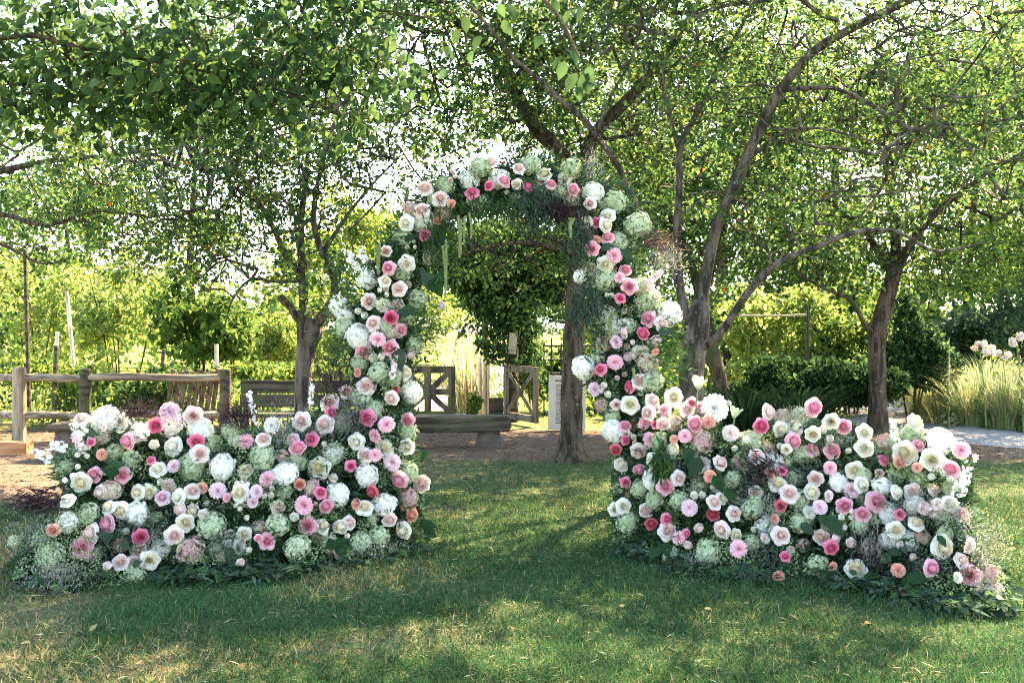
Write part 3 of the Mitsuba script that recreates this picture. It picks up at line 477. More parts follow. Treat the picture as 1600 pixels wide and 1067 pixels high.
# ------------------------------------------------------------------ fence, benches, gates
def pole(px, py0, py1, Y, r, mat, sides=12, rough=.03, dx=0, dy=0):
    a, b = P(px, py1, Y), P(px + dx, py0, Y + dy); a[2] = max(a[2], 0)
    return tube([a, a * .75 + b * .25, a * .5 + b * .5, a * .1 + b * .9, a * .02 + b * .98, b], [r * 1.02, r, r, r * .985, r * .97, r * .86], sides, True, rough, int(px), 2)
fn = thing('rail_fence', 'round pole rail fence with short posts on the left', 'fence')
for px, Y, r, y0 in ((30, 12.2, .082, 574), (133, 12.4, .075, 576), (352, 12.4, .075, 577), (-190, 15.2, .08, 570)):
    obj('post', mikit.ply(pole(px, y0, 700, Y, r, 'wood_post'), 'wood_post' if px in (30, -190) else 'wood_dark', smooth=40), fn)
for (a, b, z) in (((30, 12.2), (133, 12.4), 0), ((133, 12.4), (352, 12.4), 0), ((-190, 15.2), (30, 12.2), 0)):
    for row in (591, 650):
        z = CAM_H - (row - HOR) * 12.2 / F; p, q2 = P(a[0], HOR, a[1]), P(b[0], HOR, b[1]); p[2] = q2[2] = z
        obj('rail', mikit.ply(tube([p, p * .7 + q2 * .3 + [0, 0, .012], p * .3 + q2 * .7 - [0, 0, .008], q2], [.046, .05, .049, .045], 12, True, .04, row, 4), 'wood_rail', smooth=40), fn)
sl = thing('slatted_panel', 'weathered panel of slanting slats leaning behind the rail fence', 'panel')
for i in range(8):
    a, b = P(256 + i * 10.2, 672, 12.95), P(272 + i * 10 + rnd(-1, 1), 577 + (0, 3, 1, 4, 0, 5, 2, -1)[i], 12.5); a[2] = .02
    obj('slat', mikit.ply(beam(a, b, .062 + .008 * rnd(-1, 1), .02), 'wood_weathered'), sl)
for u in (.25, .8):
    a = P(254, 672, 13.0) * (1 - u) + P(268, 577, 12.55) * u; b = P(332, 672, 13.0) * (1 - u) + P(348, 577, 12.55) * u
    a[2] = b[2] = u * .92; a[1] += .03; b[1] += .03
    obj('crossbar', mikit.ply(beam(a, b, .06, .025), 'wood_weathered'), sl)
bn = thing('bench', 'dark wooden bench with two board backrest in front of the forked tree', 'bench')
x0, x1 = P(362, 0, 11.5)[0], P(545, 0, 11.5)[0]
obj('back_board', mikit.ply(box(x0, x1, 11.86, 11.905, .64, .80, .008, .006, 1), 'wood_dark'), bn)
obj('back_board', mikit.ply(box(x0, x1, 11.84, 11.885, .47, .625, .008, .006, 2), 'wood_dark'), bn)
obj('seat', mikit.ply(box(x0, x1, 11.40, 11.80, .38, .43, .008, .006, 3), 'wood_dark'), bn)
for x in (x0 + .12, x1 - .2):
    obj('leg', mikit.ply(cat_meshes([box(x, x + .08, 11.907, 11.98, 0, .78), box(x, x + .08, 11.44, 11.52, 0, .378)]), 'wood_dark'), bn)
def slab_bench(px0, px1, Y, ztop, thick, legs, lab, mat='wood_dark'):
    t = thing('log_bench', lab, 'bench'); a, b = P(px0, 0, Y)[0], P(px1, 0, Y)[0]
    obj('seat', mikit.ply(box(a, b, Y, Y + .36, ztop - thick, ztop, .02, .03, int(px0)), mat), t)
    for px in legs:
        x = P(px, 0, Y)[0]; m = trimesh.creation.cylinder(.5, 1, sections=24); m = m.subdivide()
        v = m.vertices; h = ztop - thick; tp = 1 - .24 * (v[:, 2] + .5); v = np.column_stack([v[:, 0] * .36 * tp, v[:, 1] * .32 * tp, (v[:, 2] + .5) * (h + .015) - .02])
        v += (.03 * (np.stack([meshkit.fbm(v * 6 + k * 9, 2, k + int(px)) for k in range(3)], -1) - .5)) + [x, Y + .18, 0]
        obj('stump', mikit.ply((v, m.faces), 'stone', smooth=50), t)
slab_bench(580, 798, 11.5, .385, .19, (620, 764), 'mossy log bench on a stone stump seen through the arch')
slab_bench(72, 290, 10.5, .40, .10, (95, 260), 'low plank bench behind the left flower bank')
obj('landscape_timber', mikit.ply(box(-7.4, P(40, 0, 10.9)[0], 10.9, 11.1, -.02, .145, .012, .01, 4), 'wood_orange'), label='orange brown squared timber lying on the ground at the left', cat='timber')
obj('garden_box', mikit.ply(box(P(764, 0, 15.2)[0], P(786, 0, 15.2)[0], 15.2, 15.5, 0, .33), 'wood_dark'), label='dark wooden planter box between the two gates', cat='planter')
# gates
def gate(A, B, z0, z1, w, d, mids, lab, mat):
    A, B = np.array(A, float), np.array(B, float); t = thing('garden_gate', lab, 'gate'); u = unit(B - A); nrm = np.array([u[1], -u[0], 0])
    up = lambda p, z: np.array([p[0], p[1], z])
    obj('stile', mikit.ply(beam(up(A, z0), up(A, z1), w, d, up=nrm), mat), t); obj('stile', mikit.ply(beam(up(B, z0), up(B, z1), w, d, up=nrm), mat), t)
    Ai, Bi = A + u * w / 2, B - u * w / 2
    obj('rail', mikit.ply(beam(up(Ai, z1 - w / 2), up(Bi, z1 - w / 2), w, d * .96, up=nrm), mat), t); obj('rail', mikit.ply(beam(up(Ai, z0 + w / 2), up(Bi, z0 + w / 2), w, d * .96, up=nrm), mat), t)
    off = nrm * d * .3
    obj('brace', mikit.ply(beam(up(Ai, z0 + w) + off, up(Bi, z1 - w) + off, w * .8, d * .4, up=nrm), mat), t)
    obj('brace', mikit.ply(beam(up(Ai, z1 - w) - off * .4, up(Bi, z0 + w) - off * .4, w * .8, d * .4, up=nrm), mat), t)
    if mids:
        M = (A + B) / 2
        obj('mid_post', mikit.ply(beam(up(M, z0 + w), up(M, z1 - w), w, d * .9, up=nrm), mat), t)
        for p, q2 in ((Ai, M - u * w / 2), (M + u * w / 2, Bi)): obj('mid_rail', mikit.ply(beam(up(p, (z0 + z1) / 2), up(q2, (z0 + z1) / 2), w * .9, d * .86, up=nrm), mat), t)
g0, g1 = P(631, 0, 14.8), P(706, 0, 14.8)
gate(g0[:2].tolist() + [0], g1[:2].tolist() + [0], .06, .86, .11, .06, True, 'dark wooden gate with crossed braces left of the opening', 'wood_gate')
g0, g1 = P(791, 0, 14.8), P(837, 0, 14.0)
gate([g0[0], 14.8, 0], [g1[0], 14.0, 0], .06, .88, .10, .05, False, 'weathered half open gate with crossed braces right of the opening', 'wood_weathered')
# posts by the gate
vp = obj('gate_post', mikit.ply(pole(801, 330, 670, 14.9, .085, ''), 'wood_dark', smooth=40), label='dark post wrapped in vine beside the right gate', cat='post')
nt = thing('notice_board', 'small pale notice board fixed to the vine wrapped post', 'sign')
obj('board', mikit.ply(beam(P(800, 553, 14.7), P(802.5, 520, 14.7), .125, .012), 'board_paint'), nt)
obj('lettering', mikit.ply(cat_meshes([beam(P(797.5 - .1 * k, 549 - k * 2.2, 14.692), P(797.5 - .1 * k + 5, 548.6 - k * 2.2, 14.692), .006, .002) for k in range(2)]), 'ink_dark'), nt)
# leaning list board behind the trunk, its rows of writing too small to read
lb = thing('list_board', 'tall cream board with lines of writing leaning behind the stout trunk', 'sign')
A, B = P(885.5, 674, 13.5), P(886.5, 587, 13.72); A[2] = .01
bz = unit(B - A); Lb = np.linalg.norm(B - A); by = unit(np.array([0, -1, 0]) + bz * bz[1]); bx = np.cross(bz, by)
obj('panel', mikit.ply(beam(A, B, .53, .02), 'board_paint'), lb)
rows = []
for k in range(20):
    zz = Lb * (.9 - k * .041)
    for x0, x1 in (((-.17, .17),) if k == 0 else ((-.16, -.06 + .05 * rng.random()), (.04, .12 + .06 * rng.random()))):
        if k != 1: rows.append(beam(A + bz * zz + bx * x0 + by * .0115, A + bz * zz + bx * x1 + by * .0115, (.013 if k else .024), .002, .0005, by))
obj('lettering', mikit.ply(cat_meshes(rows), 'ink'), lb)
for i, px in enumerate((750, 757, 763)):
    obj('picket', mikit.ply(pole(px, 558 + 4 * i, 660, 15.6, .032, '', 8), 'wood_pale', smooth=40), label=('pale picket nearest the left gate', 'pale picket in the middle of three by the gates', 'pale picket nearest the vine post')[i], cat='picket', group='pale pickets between the gates')
# dark trellis behind the middle tree
tl = thing('metal_trellis', 'black metal grid trellis behind the stout trunk', 'trellis')
for px in (850, 862, 877, 905, 931, 960, 990): obj('upright', mikit.ply(pole(px, 528 if px in (862, 931) else 536, 668, 16, .013 if px != 931 else .03, '', 6, 0), 'metal_dark'), tl)
for row in (540, 562, 583):
    a, b = P(845, row, 16), P(1000, row, 16); obj('bar', mikit.ply(tube([a, b], [.014, .014], 6), 'metal_dark'), tl)
# stakes and poles
for px, y0, y1, Y, r, dx, mat, lab in ((46, 390, 660, 14.2, .03, -7, 'wood_dark', 'tall thin dark stake behind the first fence posts'), (84, 540, 660, 13.8, .035, 4, 'wood_dark', 'short dark stake left of the second fence post'), (88.5, 518, 540, 13.8, .028, 1, 'wood_pale', 'pale tip tied on the short dark stake'),
                                       (122, 455, 640, 14.6, .03, -18, 'wood_pale', 'pale leaning pole behind the second fence post'), (246, 545, 650, 13.8, .03, 10, 'wood_dark', 'dark stake left of the slatted panel'), (338, 538, 600, 14.4, .03, 0, 'wood_pale', 'pale short stake at the foot of the round bush'),
                                       (1262, 478, 640, 15.5, .022, 0, 'metal_dark', 'dark upright pole in the bright shrub on the right'), (1267, 455, 640, 19, .07, 0, 'wood_weathered', 'grey post far behind the bright shrub'), (1180, 468, 640, 18, .12, 0, 'wood_weathered', 'broad grey post beside the leaning trunk')):
    obj('stake', mikit.ply(pole(px, y0, y1, Y, r, '', 8, .03, dx), mat, smooth=40), label=lab, cat='stake')
a, b = P(1155, 493, 15.5), P(1262, 492, 15.5)
obj('crossbar', mikit.ply(tube([a, (a + b) / 2 + [0, 0, -.01], b], [.016] * 3, 8), 'wood_pale', smooth=True), label='thin pale horizontal pole above the bright shrub', cat='pole')
obj('hoop', mikit.ply(tube([P(1286, 440, 17), P(1291, 460, 17), P(1296, 490, 17), P(1299, 530, 17), P(1299, 640, 17)], [.02] * 5, 8, sub=4), 'wood_pale', smooth=True), label='pale curved hoop pole behind the bright shrub', cat='pole')
obj('stone_ledge', mikit.ply(box(P(1040, 0, 7.4)[0], P(1300, 0, 7.4)[0], 7.4, 7.75, 0, CAM_H - 170 * 7.4 / F, .02, .02, 9), 'stone'), label='low grey stone ledge behind the right flower bank', cat='ledge')

# ------------------------------------------------------------------ flowers
COLS = {  # outer petal, inner petal
 'w': ('white', (.88, .86, .79), (.87, .83, .68)), 'c': ('cream', (.87, .845, .76), (.86, .78, .54)), 'b': ('blush', (.88, .79, .745), (.86, .65, .58)),
 'p': ('pink', (.88, .56, .62), (.84, .38, .48)), 'h': ('hot_pink', (.85, .32, .46), (.78, .18, .32)), 'k': ('coral', (.86, .54, .42), (.82, .40, .28)),
 'l': ('lilac', (.84, .65, .70), (.78, .50, .58)), 'g': ('green', (.60, .64, .46), (.47, .55, .33)), 'n': ('antique', (.60, .60, .42), (.58, .36, .34)), 'd': ('crimson', (.70, .20, .24), (.58, .12, .16))}
def petal(phi, half, rb, rm, rt, zb, zm, zt, curl, point, nu=6, nv=4):
    """A petal: a sector of a cup that runs from radius rb at height zb over rm to the lip rt, zt, the lip curled out."""
    u = np.linspace(-1, 1, nu)[:, None]; v = np.linspace(0, 1, nv)[None]
    wd = half * (.35 + .65 * np.sin(np.clip(v * 1.25, 0, 1) * np.pi / 2)) * np.where(v > .8, 1 - .25 * (v - .8) / .2, 1)
    r = (1 - v) ** 2 * rb + 2 * v * (1 - v) * rm + v ** 2 * rt; z = (1 - v) ** 2 * zb + 2 * v * (1 - v) * zm + v ** 2 * zt
    drop = (u ** 2) * v ** 2
    r = r - point * rt * drop * .16 + rng.normal() * .015 + rng.normal(size=(nu, 1)) * .012 * v
    z = z - point * .22 * drop * max(rt, .4)
    r = r + .07 * rt * np.clip(1 - np.abs(u) * 1.6, 0, 1) * v ** 3; lip = np.clip((v - .72) / .28, 0, 1) ** 1.6; r = r + curl * .16 * lip * (1 - .4 * u ** 2); z = z - curl * .16 * lip
    a = phi + u * wd
    V = np.stack([r * np.cos(a), r * np.sin(a), z + 0 * a], -1).reshape(-1, 3)
    i, j = np.meshgrid(np.arange(nu - 1), np.arange(nv - 1), indexing='ij')
    q = np.stack([i * nv + j, (i + 1) * nv + j, (i + 1) * nv + j + 1, i * nv + j + 1], -1).reshape(-1, 4)
    return V, np.vstack([q[:, [0, 1, 2]], q[:, [0, 2, 3]]]), np.broadcast_to(v, (nu, nv)).reshape(-1)
def rose(outer, inner, closed=0.0):
    lay = [(2, 1.7, .04, .09, .07, .80, 0), (3, 1.25, .05, .17, .14, .83, .0), (3, 1.3, .07, .26, .22, .82, .1), (4, 1.1, .10, .35, .31, .78, .2), (4, 1.1, .12, .45, .41, .72, .3), (5, .98, .12, .56, .52, .63, .45),
           (5, .98, .14, .67, .64, .51, .6), (5, .95, .14, .78, .76, .37, .8), (6, .85, .14, .86, .88, .19, 1.0), (5, .92, .14, .86, 1.0, -.04, 1.3)]
    lay = lay[:7] if closed > .6 else lay[:9] if closed > .4 else lay
    out, off = [], rng.random() * 6
    for k, (n, half, rb, rm, rt, zt, curl) in enumerate(lay):
        s = k / (len(lay) - 1); off += .9
        for i in range(n):
            o = rng.normal() * .03
            V, Fc, v = petal(off + i * 2 * np.pi / n + rng.normal() * .08, half * (1 + rng.normal() * .06), rb, rm * (1 + o), rt * (1 + o), -.28, zt * .25 - .1, zt + rng.normal() * .025, curl * (1 - closed), .25 + .5 * s)
            w = np.clip(s * 1.15 - .12 + .25 * (v - .6), 0, 1)[:, None]
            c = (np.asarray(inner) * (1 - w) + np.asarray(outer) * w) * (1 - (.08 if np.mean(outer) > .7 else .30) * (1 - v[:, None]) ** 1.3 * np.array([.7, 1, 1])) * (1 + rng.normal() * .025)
            out.append((V, Fc, c))
    m = join(out); v = m[0] / (.80 if closed > .6 else .95 if closed > .4 else 1.06); return v, m[1], np.clip(m[2], 0, .92)
def mum(outer, inner):
    out = []
    for k, (n, el, ln) in enumerate([(6, 82, .35), (9, 68, .52), (13, 54, .68), (16, 40, .82), (18, 26, .94), (18, 12, 1.0), (16, -4, .98)]):
        a = np.arange(n) * 2 * np.pi / n + rng.random() * 6 + rng.normal(size=n) * .06; e = np.radians(el + rng.normal(size=n) * 4)
        ax = np.stack([np.cos(a) * np.cos(e), np.sin(a) * np.cos(e), np.sin(e)], 1); nor = np.stack([-np.cos(a) * np.sin(e), -np.sin(a) * np.sin(e), np.cos(e)], 1)
        w = k / 6; c = (np.asarray(inner) * (1 - w) + np.asarray(outer) * w) * (1 + .06 * rng.normal(size=(n, 1)))
        tp = (np.array([[.08, 0, 0], [.5, .17, .1], [.85, .15, .1], [1, 0, .02], [.85, -.15, .1], [.5, -.17, .1], [.6, 0, 0]]), np.array([[0, 6, 1], [1, 6, 2], [2, 6, 3], [3, 6, 4], [4, 6, 5], [5, 6, 0]]))
        out.append(scatter(tp, np.zeros((n, 3)), ax, nor, ln, c))
    eye = trimesh.creation.icosphere(1, .17); out.append((eye.vertices * [1, 1, .6] + [0, 0, .06], eye.faces, np.broadcast_to([.34, .36, .08], (len(eye.vertices), 3))))
    m = join(out); return m[0], m[1], np.clip(m[2], 0, .92)
def floret(n, pos, nor, size, cols, cup=.25):
    """Four-petalled florets at pos facing nor."""
    t = unit(np.cross(nor, randdir(n))); b = np.cross(nor, t); out = []
    for k in range(4):
        a = k * np.pi / 2; ax = unit(t * np.cos(a) + b * np.sin(a) + nor * cup)
        tp = (np.array([[0, 0, 0], [.55, .52, .10], [1, .12, .02], [1, -.12, .02], [.55, -.52, .10]]), np.array([[0, 2, 1], [0, 3, 2], [0, 4, 3]]))
        out.append(scatter(tp, pos, ax, nor, size * (1 + .1 * rng.normal(size=n)), cols * (1 + .05 * rng.normal(size=(n, 1)))))
    return join(out)
def hydrangea(outer, inner, ragged=0.0):
    n = 210; i = np.arange(n) + .5; z = 1 - 1.62 * i / n; a = i * 2.39996; s = np.sqrt(1 - z * z); d = np.stack([s * np.cos(a), s * np.sin(a), z], 1)
    lump = .80 + .34 * meshkit.noise(d * 2.2 + rng.random() * 50) + .05 * rng.normal(size=n) * (1 + ragged)
    w = np.clip(meshkit.noise(d * 1.6 + rng.random() * 99) * 1.6 - .3, 0, 1)[:, None]
    c = np.asarray(outer) * w + np.asarray(inner) * (1 - w) if ragged else np.asarray(outer) * (1 + .05 * rng.normal(size=(n, 1)))
    nor = unit(d + rng.normal(size=(n, 3)) * .22)
    m = floret(n, d * lump[:, None] * [.86, .86, .74], nor, .165, c, .30)
    core = trimesh.creation.icosphere(2, .60); cc = np.broadcast_to(np.asarray(inner) * .8, (len(core.vertices), 3))
    return join([m, (core.vertices * [1, 1, .84], core.faces, cc)])
def carnation(outer, inner):
    out = []
    for k, (n, el, ln) in enumerate([(6, 75, .62), (9, 58, .75), (11, 40, .88), (12, 22, .98), (11, 6, 1.0)]):
        for i in range(n):
            a = i * 2 * np.pi / n + k + rng.normal() * .1; e = math.radians(el + rng.normal() * 6)
            ax = np.array([math.cos(a) * math.cos(e), math.sin(a) * math.cos(e), math.sin(e)]); nr = np.array([-math.cos(a) * math.sin(e), -math.sin(a) * math.sin(e), math.cos(e)]); tg = np.cross(nr, ax)
            m = 7; th = np.linspace(-.55, .55, m); rr = ln * (1 - .10 * (np.arange(m) % 2)) * (1 + rng.normal(size=m) * .03); zz = .10 * np.sin(np.arange(m) * 2.4 + rng.random() * 6)
            edge = rr[:, None] * (np.cos(th)[:, None] * ax + np.sin(th)[:, None] * tg) + zz[:, None] * nr
            mid = .55 * ln * (np.cos(th)[:, None] * ax + np.sin(th)[:, None] * tg) + .4 * zz[:, None] * nr
            V = np.vstack([[[0, 0, 0]], mid, edge]); j = np.arange(m - 1)
            f = np.vstack([np.stack([0 * j, 1 + j, 2 + j], 1), np.stack([1 + j, 1 + m + j, 2 + m + j], 1), np.stack([1 + j, 2 + m + j, 2 + j], 1)])
            w = np.r_[0, np.full(m, .45), np.full(m, 1)][:, None]
            out.append((V, f, (np.asarray(inner) * (1 - w) + np.asarray(outer) * w) * (1 + rng.normal() * .04)))
    m = join(out); return m[0], m[1], np.clip(m[2], 0, .92)
MAKE = {'R': ('rose', rose, 5), 'H': ('hydrangea', hydrangea, 3), 'D': ('chrysanthemum', mum, 2), 'C': ('carnation', carnation, 2), 'S': ('rosebud', lambda o, i: rose(o, i, .9), 2)}
bloom = {}
def flower_shape(code):
    """One of a few ready blooms of this kind and colour."""
    kind, col = code
    if code not in bloom:
        name, fn, nvar = MAKE[kind]; cname, o, i = COLS[col]; o, i = np.array(o), np.array(i)
        if kind == 'H' and col == 'w': i = np.array([.74, .78, .58])
        if kind == 'H' and col not in 'wgn': i = o * .85
        if kind == 'C': i = o * .85 + i * .1
        if kind == 'D': o, i = o * .8 + .17, o
        if kind == 'S': i = o * .6 + i * .4
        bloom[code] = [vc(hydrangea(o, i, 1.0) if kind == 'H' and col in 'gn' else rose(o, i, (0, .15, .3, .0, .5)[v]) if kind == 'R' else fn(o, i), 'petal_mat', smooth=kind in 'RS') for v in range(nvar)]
    return f"{COLS[col][0]}_{MAKE[kind][0]}", bloom[code][rng.integers(len(bloom[code]))]

# the near foot line of the flowers: depth over the photo's columns
FX = [0, 20, 100, 240, 430, 540, 600, 660, 700, 760, 860, 940, 980, 1050, 1150, 1250, 1350, 1420, 1480, 1600]
FR = [930, 932, 930, 916, 912, 893, 880, 868, 866, 866, 866, 866, 872, 896, 912, 916, 930, 945, 962, 962]
FK = [.55, .55, .55, .52, .5, .42, .16, .12, .10, .10, .10, .12, .18, .40, .5, .5, .5, .5, .5, .5]
def depth(px, py):
    """Depth of the flower mass's front at this place: it leans back with height."""
    px = np.asarray(px, float); py = np.asarray(py, float); y0 = F * CAM_H / (np.interp(px, FX, FR) - HOR); k = np.interp(px, FX, FK)
    return np.clip((y0 + .06 + k * CAM_H + k * 0) / (1 + k * (py - HOR) / F), y0 + .02, y0 + .75)
ARCH, LEFT, RIGHT = (thing('floral_arch', 'tall open arch covered in white and pink roses and hydrangeas', 'flower arch'),
                     thing('flower_bank', 'long low bank of roses and hydrangeas on the grass left of the arch', 'flower arrangement'),
                     thing('flower_bank', 'long low bank of roses and hydrangeas on the grass right of the arch', 'flower arrangement'))
